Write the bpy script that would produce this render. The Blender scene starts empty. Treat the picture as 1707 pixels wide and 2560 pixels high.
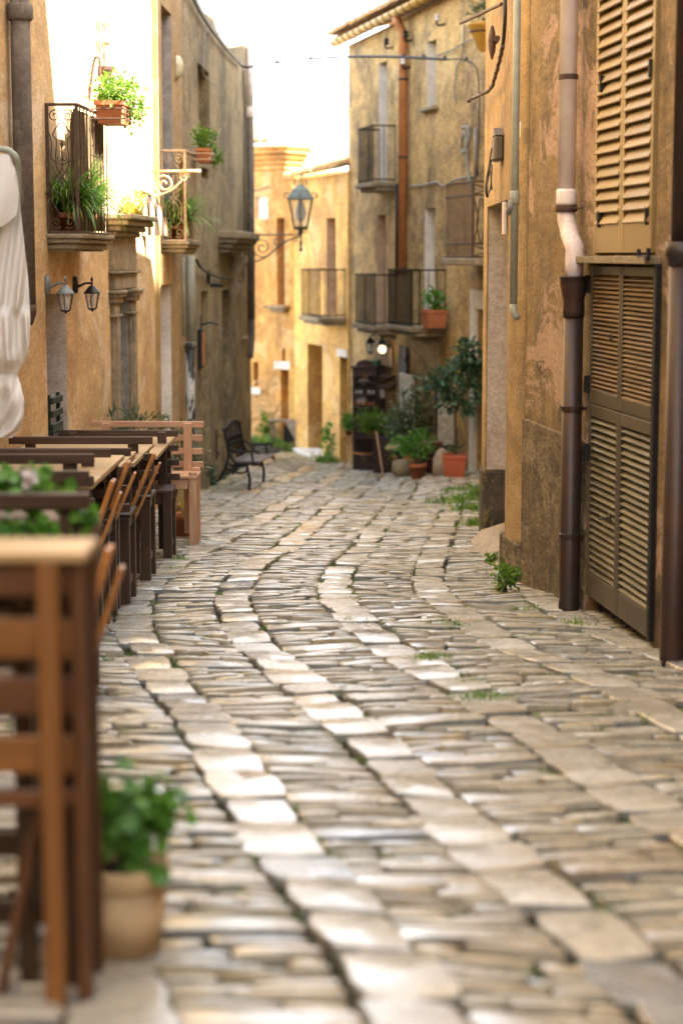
import bpy, math, random
from math import sin, cos, pi, radians, atan, atan2, sqrt
from mathutils import Vector, Matrix
random.seed(11)
S = bpy.context.scene
C = S.collection
# ------------------------------------------------------------------ camera, sky, sun, exposure
FPX, CX, CY = 4800.0, 853.5, 1280.0
CAMZ = 1.33
PITCH = atan(640.0 / FPX)
cam_d = bpy.data.cameras.new('camera')
cam = bpy.data.objects.new('camera', cam_d); C.objects.link(cam); S.camera = cam
cam_d.sensor_fit = 'VERTICAL'; cam_d.sensor_height = 36; cam_d.sensor_width = 24
cam_d.lens = 36 * FPX / 2560.0
cam.location = (0, 0, CAMZ); cam.rotation_euler = (pi / 2 - PITCH, 0, 0)
cam_d.clip_start = 0.1; cam_d.clip_end = 600
cam_d.dof.use_dof = True; cam_d.dof.focus_distance = 13.2; cam_d.dof.aperture_fstop = 1.7

SUN_EL = radians(45); SUN_TO = Vector((0.966, -0.256, 0)).normalized()
w = bpy.data.worlds.new("World"); S.world = w; w.use_nodes = True
nt = w.node_tree
bg = nt.nodes['Background']
sky = nt.nodes.new('ShaderNodeTexSky'); sky.sky_type = 'NISHITA'; sky.sun_disc = False
sky.sun_elevation = SUN_EL; sky.sun_rotation = atan2(SUN_TO.x, SUN_TO.y)
sky.dust_density = 1.5; sky.air_density = 1.0; sky.ozone_density = 1.0
hs = nt.nodes.new('ShaderNodeHueSaturation'); hs.inputs['Saturation'].default_value = 0.30
nt.links.new(sky.outputs[0], hs.inputs['Color']); nt.links.new(hs.outputs[0], bg.inputs['Color'])
bg.inputs['Strength'].default_value = 0.15
sd = bpy.data.lights.new('sun', 'SUN'); sd.energy = 5.0; sd.angle = radians(0.5); sd.color = (1, 0.965, 0.91)
sun = bpy.data.objects.new('sun', sd); C.objects.link(sun); sun.location = (30, -8, 30)
tosun = Vector((SUN_TO.x * cos(SUN_EL), SUN_TO.y * cos(SUN_EL), sin(SUN_EL)))
sun.rotation_euler = tosun.to_track_quat('Z', 'Y').to_euler()
S.view_settings.view_transform = 'Standard'; S.view_settings.look = 'None'
S.view_settings.exposure = 3.15; S.view_settings.gamma = 1.0
S.view_settings.use_curve_mapping = False
S.render.engine = 'CYCLES'
S.cycles.use_denoising = True; S.cycles.max_bounces = 8; S.cycles.diffuse_bounces = 5
S.cycles.sample_clamp_indirect = 6.0

# ------------------------------------------------------------------ helpers: pixels -> world
CP, SP = cos(PITCH), sin(PITCH)
K = 4800 / 6044.0
def ray(u, v):
    a = (u - CX) / FPX; b = (CY - v) / FPX
    return Vector((a, CP + b * SP, -SP + b * CP))
def at(u, v, Y):
    d = ray(u, v); t = Y / d.y
    return Vector((d.x * t, Y, CAMZ + d.z * t))
SLOPE = 0.0655
def gflat(y): return -SLOPE * y
def sstep(a, b, x):
    t = min(max((x - a) / (b - a), 0), 1); return t * t * (3 - 2 * t)
def gz(x, y):
    return gflat(y) + .16 * sstep(.4, 1.5, x) * sstep(17, 25, y) + .22 * sstep(-.5, -1.4, x) * sstep(24, 31, y) + 0.012 * sin(x * 2.3 + y * .7) + 0.012 * sin(y * 1.9 - x * 1.1) + 0.006 * sin(x * 5.1 + y * 3.3)
def gp(u, v):
    d = ray(u, v); t = CAMZ / (-d.z - SLOPE * d.y)
    for _ in range(8):
        t = .5 * t + .5 * max((gz(d.x * t, d.y * t) - CAMZ) / d.z, 1)
    p = Vector((d.x * t, d.y * t, 0)); p.z = gz(p.x, p.y); return p

class Plane:
    def __init__(s, p0, p1):
        s.p0 = Vector((p0[0], p0[1], 0)); s.p1 = Vector((p1[0], p1[1], 0))
        s.d = (s.p1 - s.p0).normalized(); s.L = (s.p1 - s.p0).length
        s.n = Vector((-s.d.y, s.d.x, 0)); s.ang = atan2(s.d.y, s.d.x)
    def at(s, u, v, out=0.0):
        r = ray(u, v); o = s.p0 + s.n * out
        t = (o - Vector((0, 0, 0))).dot(s.n) / r.dot(s.n)
        P = r * t; return ((P - s.p0).dot(s.d), CAMZ + P.z)
    def s_(s, u, v=900, out=0.0): return s.at(u, v, out)[0]
    def w(s, a, out, z):
        p = s.p0 + s.d * a + s.n * out; return Vector((p.x, p.y, z))
    def g(s, a, out=0.0):
        p = s.w(a, out, 0); return gz(p.x, p.y)

def front(W, u, out):
    p = W.w(W.s_(u, 1050, out), out, 0); p.z = gz(p.x, p.y); return p
# ------------------------------------------------------------------ helpers: mesh
class MB:
    def __init__(s): s.v = []; s.f = []
    def add(s, vs, fs):
        o = len(s.v); s.v += [tuple(p) for p in vs]; s.f += [tuple(i + o for i in f) for f in fs]; return s
    def box(s, c, d, c_=0.003, R=None):
        hx, hy, hz = d[0] / 2, d[1] / 2, d[2] / 2
        k = min(c_, hx * .45, hy * .45, hz * .45)
        vs = []
        for sx in (-1, 1):
            for sy in (-1, 1):
                for sz in (-1, 1):
                    vs += [(sx * hx, sy * (hy - k), sz * (hz - k)), (sx * (hx - k), sy * hy, sz * (hz - k)), (sx * (hx - k), sy * (hy - k), sz * hz)]
        def i(sx, sy, sz, a): return (((sx > 0) * 4 + (sy > 0) * 2 + (sz > 0)) * 3) + a
        fs = []
        for sg in (-1, 1):
            fs.append([i(sg, -1, -1, 0), i(sg, 1, -1, 0), i(sg, 1, 1, 0), i(sg, -1, 1, 0)][::sg])
            fs.append([i(-1, sg, -1, 1), i(-1, sg, 1, 1), i(1, sg, 1, 1), i(1, sg, -1, 1)][::sg])
            fs.append([i(-1, -1, sg, 2), i(1, -1, sg, 2), i(1, 1, sg, 2), i(-1, 1, sg, 2)][::sg])
        for a in (-1, 1):
            for b in (-1, 1):
                q = a * b
                fs.append([i(a, b, -1, 0), i(a, b, -1, 1), i(a, b, 1, 1), i(a, b, 1, 0)][::q])
                fs.append([i(a, -1, b, 0), i(a, 1, b, 0), i(a, 1, b, 2), i(a, -1, b, 2)][::q])
                fs.append([i(-1, a, b, 1), i(-1, a, b, 2), i(1, a, b, 2), i(1, a, b, 1)][::q])
                for e in (-1, 1): fs.append([i(a, b, e, 0), i(a, b, e, 1), i(a, b, e, 2)][::a * b * e])
        M = R.to_3x3() if R is not None else None
        c = Vector(c)
        return s.add([(c + (M @ Vector(p) if M else Vector(p))) for p in vs], fs)
    def span(s, a, b, c_=0.003):   # box from corner a to corner b
        a = Vector(a); b = Vector(b)
        return s.box((a + b) / 2, (abs(b.x - a.x), abs(b.y - a.y), abs(b.z - a.z)), c_)
    def bar(s, a, b, wd, th, c_=0.002, side=None):   # beam from a to b
        a = Vector(a); b = Vector(b); z = (b - a); L = z.length; z = z / L
        x = Vector(side) if side else (Vector((0, 1, 0)) if abs(z.y) < .9 else Vector((1, 0, 0)))
        x = (x - z * x.dot(z)).normalized(); y = z.cross(x)
        return s.box((a + b) / 2, (wd, th, L), c_, Matrix((x, y, z)).transposed())
    def tube(s, pts, r, n=6, caps=True):
        pts = [Vector(p) for p in pts]; m = len(pts)
        rs = r if isinstance(r, (list, tuple)) else [r] * m
        prev = None; vs = []; fs = []
        for k in range(m):
            t = (pts[min(k + 1, m - 1)] - pts[max(k - 1, 0)])
            if t.length < 1e-9: t = Vector((0, 0, 1))
            t.normalize()
            if prev is None:
                a = Vector((0, 0, 1)) if abs(t.z) < .9 else Vector((1, 0, 0))
                x = (a - t * a.dot(t)).normalized()
            else:
                x = prev - t * prev.dot(t)
                x = x.normalized() if x.length > 1e-6 else t.orthogonal().normalized()
            prev = x; y = t.cross(x)
            for j in range(n):
                an = 2 * pi * j / n
                vs.append(pts[k] + (x * cos(an) + y * sin(an)) * rs[k])
        for k in range(m - 1):
            for j in range(n):
                a, b = k * n + j, k * n + (j + 1) % n
                fs.append((a, b, b + n, a + n))
        if caps: fs.append(tuple(range(n))[::-1]); fs.append(tuple(range((m - 1) * n, m * n)))
        return s.add(vs, fs)
    def lathe(s, prof, c=(0, 0, 0), n=16, sq=False, ph=0.0):
        c = Vector(c); vs = []; fs = []
        for (r, z) in prof:
            for j in range(n):
                a = 2 * pi * j / n + ph
                vs.append(c + Vector((r * cos(a), r * sin(a), z)))
        for k in range(len(prof) - 1):
            for j in range(n):
                a, b = k * n + j, k * n + (j + 1) % n
                fs.append((a, b, b + n, a + n))
        fs.append(tuple(range(n))[::-1]); fs.append(tuple(range((len(prof) - 1) * n, len(prof) * n)))
        return s.add(vs, fs)
    def prism(s, poly, fn):   # poly = 2-D outline, fn(x, y, k) -> point on side k
        n = len(poly)
        vs = [fn(x, y, 0) for x, y in poly] + [fn(x, y, 1) for x, y in poly]
        fs = [tuple(range(n))[::-1], tuple(range(n, 2 * n))] + [(i, (i + 1) % n, (i + 1) % n + n, i + n) for i in range(n)]
        return s.add(vs, fs)
    def leaf(s, p, d, L, W, up=None, fold=.25):
        p = Vector(p); d = Vector(d).normalized()
        u = Vector(up) if up else Vector((random.gauss(0, .5), random.gauss(0, .5), 1))
        x = d.cross(u)
        if x.length < 1e-4: x = d.orthogonal()
        x.normalize(); nn = x.cross(d)
        m = p + d * L * .5
        return s.add([p, m + x * W / 2 + nn * W * fold, p + d * L, m - x * W / 2 + nn * W * fold], [(0, 1, 2), (0, 2, 3)])
    def rleaf(s, p, nrm, r, k=6):    # roundish leaf
        nrm = Vector(nrm).normalized(); x = nrm.orthogonal().normalized(); y = nrm.cross(x); p = Vector(p)
        o = random.random() * 6
        vs = [p - nrm * r * .2] + [p + (x * cos(o + 2 * pi * j / k) + y * sin(o + 2 * pi * j / k)) * r * random.uniform(.85, 1.1) for j in range(k)]
        return s.add(vs, [(0, j + 1, (j + 1) % k + 1) for j in range(k)])
    def blade(s, p, d, L, W, droop, n=5):
        p = Vector(p); d = Vector(d).normalized(); pos = p.copy(); vs = []
        sx = d.cross(Vector((0, 0, 1)))
        if sx.length < 1e-3: sx = Vector((1, 0, 0))
        sx.normalize()
        for k in range(n + 1):
            t = k / n; wd = W * (1 - t ** 2) * .5 + .0006
            vs += [pos + sx * wd, pos - sx * wd]
            d = (d + Vector((0, 0, -droop / n * (0.4 + 1.4 * t)))).normalized(); pos = pos + d * L / n
        return s.add(vs, [(2 * k, 2 * k + 1, 2 * k + 3, 2 * k + 2) for k in range(n)])
    def mesh(s, name, m, smooth=False):
        me = bpy.data.meshes.new(name); me.from_pydata(s.v, [], s.f); me.update()
        if m is not None: me.materials.append(m)
        if smooth: me.polygons.foreach_set('use_smooth', [True] * len(me.polygons))
        return me
def obj(name, mb, m, parent=None, smooth=False, label=None):
    o = bpy.data.objects.new(name, mb if isinstance(mb, bpy.types.Mesh) else mb.mesh(name, m, smooth))
    C.objects.link(o)
    if parent is not None: o.parent = parent
    if label: o['label'] = label
    return o
def thing(name, label, cat, loc=(0, 0, 0), rz=0.0, group=None):
    o = bpy.data.objects.new(name, None); C.objects.link(o); o.empty_display_size = .1
    o.location = loc; o.rotation_euler = (0, 0, rz); o['label'] = label; o['category'] = cat
    if group: o['group'] = group
    return o
def tag(o, label, cat, group=None):
    o['label'] = label; o['category'] = cat
    if group: o['group'] = group
    return o
def copy_thing(t, loc, rz, label, group=None):
    r = t.copy(); C.objects.link(r); r.location = loc; r.rotation_euler = (0, 0, rz); r['label'] = label
    if group: r['group'] = group
    for ch in list(t.children):
        c = ch.copy(); C.objects.link(c); c.parent = r
        for g in list(ch.children):
            d = g.copy(); C.objects.link(d); d.parent = c
    return r
def spiral(c, r0, r1, a0, a1, n, fn):   # points of a spiral, fn(x, z) -> 3-D
    return [fn(c[0] + (r0 + (r1 - r0) * k / n) * cos(a0 + (a1 - a0) * k / n), c[1] + (r0 + (r1 - r0) * k / n) * sin(a0 + (a1 - a0) * k / n)) for k in range(n + 1)]
def smooth_path(pts, n=6):
    P = [Vector(p) for p in pts]; out = []
    for i in range(len(P) - 1):
        a, b, c, d = P[max(i - 1, 0)], P[i], P[i + 1], P[min(i + 2, len(P) - 1)]
        for k in range(n):
            t = k / n
            out.append(.5 * ((2 * b) + (c - a) * t + (2 * a - 5 * b + 4 * c - d) * t * t + (3 * b - a - 3 * c + d) * t ** 3))
    return out + [P[-1]]

# ------------------------------------------------------------------ materials
class NM:
    def __init__(s, name):
        s.m = bpy.data.materials.new(name); s.m.use_nodes = True; s.t = s.m.node_tree
        s.b = s.t.nodes['Principled BSDF']
    def n(s, t, **kw):
        x = s.t.nodes.new('ShaderNode' + t)
        for k, v in kw.items(): setattr(x, k, v)
        return x
    def l(s, a, b): s.t.links.new(a, b)
    def pos(s, scale=(1, 1, 1), kind='pos', rot=(0, 0, 0)):
        mp = s.n('Mapping'); mp.inputs['Scale'].default_value = scale; mp.inputs['Rotation'].default_value = rot
        if kind == 'pos': s.l(s.n('NewGeometry').outputs['Position'], mp.inputs[0])
        else: s.l(s.n('TexCoord').outputs['Object'], mp.inputs[0])
        return mp.outputs[0]
    def noise(s, vec, sc, det=4, rough=.6, dist=0.0):
        x = s.n('TexNoise'); x.inputs['Scale'].default_value = sc; x.inputs['Detail'].default_value = det
        x.inputs['Roughness'].default_value = rough; x.inputs['Distortion'].default_value = dist
        s.l(vec, x.inputs['Vector']); return x.outputs['Fac']
    def ramp(s, fac, a, b, ca=(0, 0, 0, 1), cb=(1, 1, 1, 1)):
        r = s.n('ValToRGB'); e = r.color_ramp.elements
        e[0].position = a; e[1].position = b; e[0].color = ca if len(ca) == 4 else (*ca, 1); e[1].color = cb if len(cb) == 4 else (*cb, 1)
        s.l(fac, r.inputs[0]); return r.outputs[0]
    def mix(s, fac, a, b, blend='MIX'):
        x = s.n('MixRGB', blend_type=blend)
        for inp, val in ((x.inputs[0], fac), (x.inputs[1], a), (x.inputs[2], b)):
            if isinstance(val, (int, float)): inp.default_value = val
            elif isinstance(val, tuple): inp.default_value = (*val, 1) if len(val) == 3 else val
            else: s.l(val, inp)
        return x.outputs[0]
    def math(s, op, a, b=None):
        x = s.n('Math', operation=op)
        for i, val in enumerate((a, b)):
            if val is None: continue
            if isinstance(val, (int, float)): x.inputs[i].default_value = val
            else: s.l(val, x.inputs[i])
        return x.outputs[0]
    def bump(s, h, strength=.4, dist=.01, prev=None):
        x = s.n('Bump'); x.inputs['Strength'].default_value = strength; x.inputs['Distance'].default_value = dist
        s.l(h, x.inputs['Height'])
        if prev is not None: s.l(prev, x.inputs['Normal'])
        return x.outputs[0]
    def out(s, col, rough=.8, nrm=None, spec=None, metal=0.0):
        if isinstance(col, tuple): s.b.inputs['Base Color'].default_value = (*col, 1)
        else: s.l(col, s.b.inputs['Base Color'])
        if isinstance(rough, (int, float)): s.b.inputs['Roughness'].default_value = rough
        else: s.l(rough, s.b.inputs['Roughness'])
        if nrm is not None: s.l(nrm, s.b.inputs['Normal'])
        if spec is not None: s.b.inputs['Specular IOR Level'].default_value = spec
        s.b.inputs['Metallic'].default_value = metal
        return s.m
def plaster(name, c1, c2, stain, pale, stain_amt=.5, pale_amt=.3, sc=1.0, grain=.5, seed=0.0, gs=55, speck=.35):
    m = NM(name)
    P = m.pos((sc, sc * .38, sc)); V = m.pos((3.0 * sc, 1.2 * sc, .42 * sc)); Q = m.pos((1.3 * sc, .55 * sc, .9 * sc), rot=(.12, 0, 0))
    for q_ in (P, V, Q): q_.node.inputs['Location'].default_value = (seed * 3.1, seed * 1.7, seed * 2.3)
    base = m.mix(m.ramp(m.noise(P, .9, 6, .7, .5), .38, .62), c1, c2)
    mot = m.noise(P, 6.5, 8, .75)
    base = m.mix(.55, base, m.ramp(mot, .28, .72, (.22, .22, .22), (.80, .80, .80)), 'OVERLAY')
    bl = m.ramp(m.noise(Q, 1.15, 11, .76, .7), .47, .60)
    base = m.mix(m.math('MULTIPLY', bl, min(stain_amt * .85, .95)), base, stain)
    st = m.math('MULTIPLY', m.ramp(m.noise(V, 1.2, 9, .74, .3), .48, .60), m.ramp(m.noise(P, 1.7, 6, .7), .38, .60))
    base = m.mix(m.math('MULTIPLY', st, stain_amt), base, stain)
    pl = m.ramp(m.noise(Q, 1.5, 12, .78, .9), .535, .56)
    base = m.mix(m.math('MULTIPLY', pl, pale_amt), base, pale)
    g = m.noise(P, gs, 4, .75)
    base = m.mix(speck, base, m.ramp(g, .3, .7, (.12, .12, .12), (.88, .88, .88)), 'OVERLAY')
    nb = m.bump(m.noise(P, 4, 6, .65), .45, .03)
    ck = m.n('TexVoronoi', feature='DISTANCE_TO_EDGE'); ck.inputs['Scale'].default_value = 1.3
    wv = m.n('VectorMath', operation='ADD'); m.l(P, wv.inputs[0]); nx_ = m.n('TexNoise'); nx_.inputs['Scale'].default_value = 3.0; nx_.inputs['Detail'].default_value = 5; m.l(P, nx_.inputs['Vector']); m.l(nx_.outputs['Color'], wv.inputs[1]); m.l(wv.outputs[0], ck.inputs['Vector'])
    cr = m.math('MULTIPLY', m.ramp(ck.outputs['Distance'], .004, .012, (1, 1, 1), (0, 0, 0)), m.ramp(m.noise(P, .8, 3, .5), .5, .6))
    base = m.mix(m.math('MULTIPLY', cr, min(.7, stain_amt)), base, stain)
    nb = m.bump(pl, .5, .006, nb)
    nb = m.bump(g, grain, .008, nb)
    return m.out(base, .88, nb, .25)
def wood(name, c1, c2, axis, rough=.5, worn=None):
    m = NM(name)
    sc = [14, 14, 14]; sc[axis] = .9
    P = m.pos(tuple(sc), 'obj')
    ri = m.n('ObjectInfo').outputs['Random']
    off = m.n('VectorMath', operation='ADD'); m.l(P, off.inputs[0])
    cmb = m.n('CombineXYZ'); rr = m.math('MULTIPLY', ri, 40.0); m.l(rr, cmb.inputs[0]); m.l(rr, cmb.inputs[1]); m.l(cmb.outputs[0], off.inputs[1])
    g = m.noise(off.outputs[0], 2.4, 6, .7, .6)
    col = m.mix(m.ramp(g, .33, .68), c1, c2)
    col = m.mix(.35, col, m.ramp(ri, 0, 1, (.3, .3, .3), (.75, .75, .75)), 'OVERLAY')
    if worn: col = m.mix(m.math('MULTIPLY', m.ramp(m.noise(off.outputs[0], .8, 5, .7), .55, .72), .5), col, worn)
    return m.out(col, m.ramp(g, .2, .8, (rough - .12,) * 3, (rough + .15,) * 3), m.bump(g, .25, .004), .4)
def simple(name, col, rough=.6, metal=0.0, var=.25, sc=12.0, bump=.2, spec=.4, dark=None):
    m = NM(name); P = m.pos((1, 1, 1))
    d = dark or tuple(c * (1 - var * 2) for c in col)
    n = m.noise(P, sc, 6, .7)
    c = m.mix(m.ramp(n, .3, .68), d, col)
    return m.out(c, rough, m.bump(n, bump, .004), spec, metal)
def leafm(name, a, b, c, trans=.25):
    m = NM(name)
    r = m.n('NewGeometry').outputs['Random Per Island']
    rp = m.n('ValToRGB'); e = rp.color_ramp.elements
    e[0].color = (*a, 1); e[1].color = (*c, 1); x = e.new(.5); x.color = (*b, 1); m.l(r, rp.inputs[0])
    m.b.inputs['Roughness'].default_value = .42; m.b.inputs['Specular IOR Level'].default_value = .45
    m.l(rp.outputs[0], m.b.inputs['Base Color'])
    tr = m.n('BsdfTranslucent'); mx = m.n('MixShader'); mx.inputs[0].default_value = trans
    hsv = m.n('HueSaturation'); hsv.inputs['Value'].default_value = 1.5; m.l(rp.outputs[0], hsv.inputs['Color'])
    m.l(hsv.outputs[0], tr.inputs[0]); m.l(m.b.outputs[0], mx.inputs[1]); m.l(tr.outputs[0], mx.inputs[2])
    m.l(mx.outputs[0], m.t.nodes['Material Output'].inputs[0])
    return m.m
def stone_mat(name, cols, rough=.38, spec=.5):
    m = NM(name); P = m.pos((1, 1, 1))
    r = m.n('NewGeometry').outputs['Random Per Island']
    rp = m.n('ValToRGB'); el = rp.color_ramp.elements; rp.color_ramp.interpolation = 'CONSTANT'
    n = len(cols)
    el[0].position = 0; el[0].color = (*cols[0], 1); el[1].position = (n - 1) / n; el[1].color = (*cols[-1], 1)
    for i in range(1, n - 1):
        e = el.new(i / n); e.color = (*cols[i], 1)
    m.l(r, rp.inputs[0])
    nz = m.noise(P, 11, 8, .74)
    col = m.mix(.6, rp.outputs[0], m.ramp(nz, .3, .7, (.26, .25, .24), (.78, .77, .75)), 'OVERLAY')
    col = m.mix(m.math('MULTIPLY', m.ramp(m.noise(P, 2.1, 7, .72), .53, .66), .4), col, (.38, .275, .155))
    fk = m.noise(P, 120, 3, .7); col = m.mix(.3, col, m.ramp(fk, .3, .7, (.2, .2, .2), (.8, .8, .8)), 'OVERLAY')
    rg = m.ramp(m.noise(P, 4, 6, .72), .32, .66, (max(rough - .12, .1),) * 3, (rough + .2,) * 3)
    nb = m.bump(m.noise(P, 10, 6, .68), .30, .010); nb = m.bump(fk, .2, .002, nb)
    return m.out(col, rg, nb, spec)
def glassm(name, col=(1, 1, 1), alpha=.25):
    m = NM(name); m.b.inputs['Base Color'].default_value = (*col, 1); m.b.inputs['Roughness'].default_value = .15
    tr = m.n('BsdfTransparent'); mx = m.n('MixShader'); mx.inputs[0].default_value = alpha
    m.l(tr.outputs[0], mx.inputs[1]); m.l(m.b.outputs[0], mx.inputs[2]); m.l(mx.outputs[0], m.t.nodes['Material Output'].inputs[0])
    return m.m
def emit(name, col, st):
    m = NM(name); m.b.inputs['Base Color'].default_value = (*col, 1)
    m.b.inputs['Emission Color'].default_value = (*col, 1); m.b.inputs['Emission Strength'].default_value = st
    return m.m

M = {}
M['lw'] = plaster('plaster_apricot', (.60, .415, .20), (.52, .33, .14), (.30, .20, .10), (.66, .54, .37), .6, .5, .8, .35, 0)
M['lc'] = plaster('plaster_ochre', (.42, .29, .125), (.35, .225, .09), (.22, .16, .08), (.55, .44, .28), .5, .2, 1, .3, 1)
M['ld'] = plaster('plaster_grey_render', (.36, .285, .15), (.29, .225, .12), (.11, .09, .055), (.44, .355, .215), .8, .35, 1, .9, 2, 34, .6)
M['r1'] = plaster('plaster_weathered_ochre', (.27, .185, .085), (.215, .145, .066), (.06, .046, .027), (.46, .31, .215), 1.0, .7, .9, .6, .6, 50, .4)
M['r1d'] = plaster('roughcast_dado', (.19, .14, .075), (.14, .105, .055), (.055, .043, .027), (.34, .27, .16), .8, .4, 2, 1.2, .6, 22, .8)
M['r2'] = plaster('plaster_combed_ochre', (.40, .275, .125), (.33, .22, .098), (.16, .115, .06), (.46, .35, .21), .6, .2, 1.2, .6, .3)
M['r2j'] = plaster('plaster_pinkish_grey', (.56, .49, .41), (.50, .435, .36), (.36, .29, .22), (.62, .55, .47), .3, .1, 1.5, .9, .2, 30)
M['base'] = plaster('lichen_stone', (.115, .10, .075), (.07, .062, .048), (.03, .027, .02), (.34, .25, .055), .5, .55, 4, 1, 0, 30)
M['g'] = plaster('plaster_brown_ochre', (.52, .345, .135), (.43, .28, .105), (.13, .095, .052), (.60, .44, .21), .9, .4, .9, .8, 1.3, 34, .55)
M['f'] = plaster('plaster_bright_ochre', (.66, .40, .115), (.55, .31, .08), (.30, .165, .06), (.72, .52, .27), .8, .45, .8, .4, .4)
M['e'] = plaster('plaster_orange_ochre', (.66, .37, .115), (.58, .31, .095), (.27, .145, .055), (.70, .50, .27), .85, .5, .9, .5, .9)
M['white'] = plaster('plaster_limewash', (.72, .68, .61), (.64, .60, .53), (.42, .37, .30), (.76, .72, .66), .3, .2, 1, .3, 0)
M['pinkw'] = plaster('plaster_blocked_window', (.52, .36, .25), (.46, .32, .22), (.25, .18, .11), (.56, .45, .34), .4, .2, 1, .3, 0)
M['greyw'] = plaster('plaster_blocked_grey', (.37, .33, .28), (.31, .275, .235), (.18, .15, .12), (.45, .42, .36), .5, .2, 1, .4, 0)
M['stone'] = plaster('carved_stone', (.34, .27, .165), (.27, .215, .13), (.12, .10, .07), (.44, .37, .26), .6, .3, 2, .7, 0, 50)
M['doorgrey'] = plaster('weathered_grey_door', (.19, .18, .15), (.15, .145, .125), (.09, .085, .07), (.38, .36, .3), .5, .5, 3, .3, 0)
M['doorl'] = plaster('pale_grey_door', (.30, .29, .245), (.24, .235, .20), (.13, .125, .105), (.46, .44, .38), .5, .4, 3, .3, 0)
M['conc'] = plaster('concrete', (.38, .315, .23), (.33, .27, .195), (.2, .16, .11), (.45, .38, .29), .3, .2, 1, .5, 0)
M['tile'] = plaster('roof_tile_clay', (.45, .27, .10), (.38, .2, .08), (.2, .13, .06), (.55, .42, .2), .5, .4, 3, .4, 0)
STC = [(.34, .315, .245), (.42, .385, .295), (.29, .295, .27), (.45, .42, .335), (.42, .335, .195), (.33, .325, .295), (.47, .45, .38), (.26, .27, .26), (.44, .375, .255), (.38, .355, .285)]
M['slab'] = stone_mat('worn_limestone', STC, .17, .85)
M['cob'] = stone_mat('edge_set_limestone', [(.35, .325, .245), (.44, .41, .32), (.29, .28, .23), (.48, .45, .36), (.40, .335, .21), (.42, .40, .325), (.24, .23, .19), (.41, .37, .275)], .20, .8)
M['earth'] = simple('joint_earth', (.045, .038, .027), .95, 0, .35, 14, .6, .1, (.016, .02, .008))
DK = ((.030, .0165, .0095), (.085, .045, .024)); 
for i, ax in enumerate('xyz'):
    M['dk' + ax] = wood('stained_dark_wood_' + ax, DK[0], DK[1], i, .42, (.17, .10, .06))
    M['lt' + ax] = wood('pale_pine_wood_' + ax, (.40, .215, .115), (.55, .33, .19), i, .5)
    M['tb' + ax] = wood('honey_table_wood_' + ax, (.34, .22, .10), (.47, .325, .165), i, .35)
    M['or' + ax] = wood('orange_varnished_wood_' + ax, (.34, .13, .03), (.50, .22, .055), i, .4)
    M['st' + ax] = wood('reddish_brown_wood_' + ax, (.058, .022, .009), (.145, .058, .02), i, .45, (.19, .09, .04))
    M['so' + ax] = wood('amber_brown_wood_' + ax, (.155, .064, .017), (.26, .11, .029), i, .42)
    M['cabw' + ax] = wood('mahogany_wood_' + ax, (.018, .008, .006), (.05, .02, .014), i, .35)
    M['shut' + ax] = wood('ochre_painted_wood_' + ax, (.235, .155, .058), (.31, .21, .08), i, .45)
    M['louv' + ax] = wood('olive_brown_louvre_wood_' + ax, (.10, .062, .026), (.24, .145, .055), i, .38, (.36, .24, .10))
M['lougx'] = wood('grey_green_louvre_wood', (.095, .085, .052), (.21, .185, .11), 0, .38, (.33, .29, .17))
M['louvf'] = wood('dark_green_grey_frame_wood', (.055, .045, .03), (.12, .095, .06), 2, .5)
M['iron'] = simple('black_wrought_iron', (.020, .018, .017), .55, .0, .2, 30, .2, .25)
M['bars'] = simple('dull_brown_black_iron', (.022, .017, .012), .8, 0, .2, 30, .2, .1)
M['ironb'] = simple('brown_rusty_iron', (.11, .065, .04), .6, .2, .3, 30, .4, .4, (.05, .025, .018))
M['ironc'] = simple('cream_painted_iron', (.52, .42, .27), .5, 0, .2, 25, .3, .4, (.3, .17, .08))
M['irong'] = simple('grey_green_painted_iron', (.17, .15, .11), .5, .1, .25, 30, .3)
M['rustp'] = simple('rusty_cast_pipe', (.026, .021, .019), .45, .2, .3, 6, .4, .5, (.060, .024, .012))
M['pvc'] = simple('pinkish_cream_pvc', (.84, .74, .66), .42, 0, .06, 5, .15, .4, (.66, .54, .45))
M['pvcw'] = simple('white_pvc', (.80, .72, .67), .4, 0, .12, 8, .2, .4, (.52, .40, .33))
M['conduit'] = simple('grey_green_conduit', (.34, .35, .27), .45, 0, .15, 14, .2)
M['cement'] = plaster('asbestos_cement_pipe', (.19, .155, .115), (.145, .12, .095), (.07, .055, .045), (.3, .25, .18), .5, .4, 3, .8, 0)
M['orangep'] = simple('orange_painted_pipe', (.50, .20, .07), .5, 0, .2, 8, .2)
M['gutter'] = simple('ochre_painted_gutter', (.50, .30, .06), .5, 0, .2, 10, .2)
M['terra'] = simple('terracotta', (.48, .17, .075), .75, 0, .15, 10, .2, .25)
M['terrab'] = simple('blotched_terracotta', (.70, .49, .25), .8, 0, .1, 9, .2, .25, (.50, .33, .17))
M['plastict'] = simple('terracotta_plastic', (.45, .115, .05), .5, 0, .1, 5, .05)
M['soil'] = simple('soil', (.03, .02, .014), .95)
M['cloth'] = simple('cream_canvas', (.78, .74, .66), .9, 0, .05, 3, .1, .1)
M['dcloth'] = simple('orange_cloth', (.45, .20, .06), .9, 0, .15, 20, .1, .1)
M['brass'] = simple('dull_bronze', (.10, .085, .06), .45, .6, .2, 20, .2)
M['lantern'] = simple('black_lantern_paint', (.030, .030, .030), .4, .3, .2, 30, .2)
M['verdi'] = simple('verdigris_lantern_metal', (.22, .24, .21), .5, .3, .2, 30, .2, .4, (.09, .10, .095))
M['lantv'] = simple('grey_green_lantern_cap', (.28, .335, .32), .45, .2, .25, 20, .2)
M['frost'] = glassm('frosted_lamp_glass', (.85, .8, .68), .6)
M['glass'] = glassm('lantern_glass', (.75, .75, .7), .3)
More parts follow.
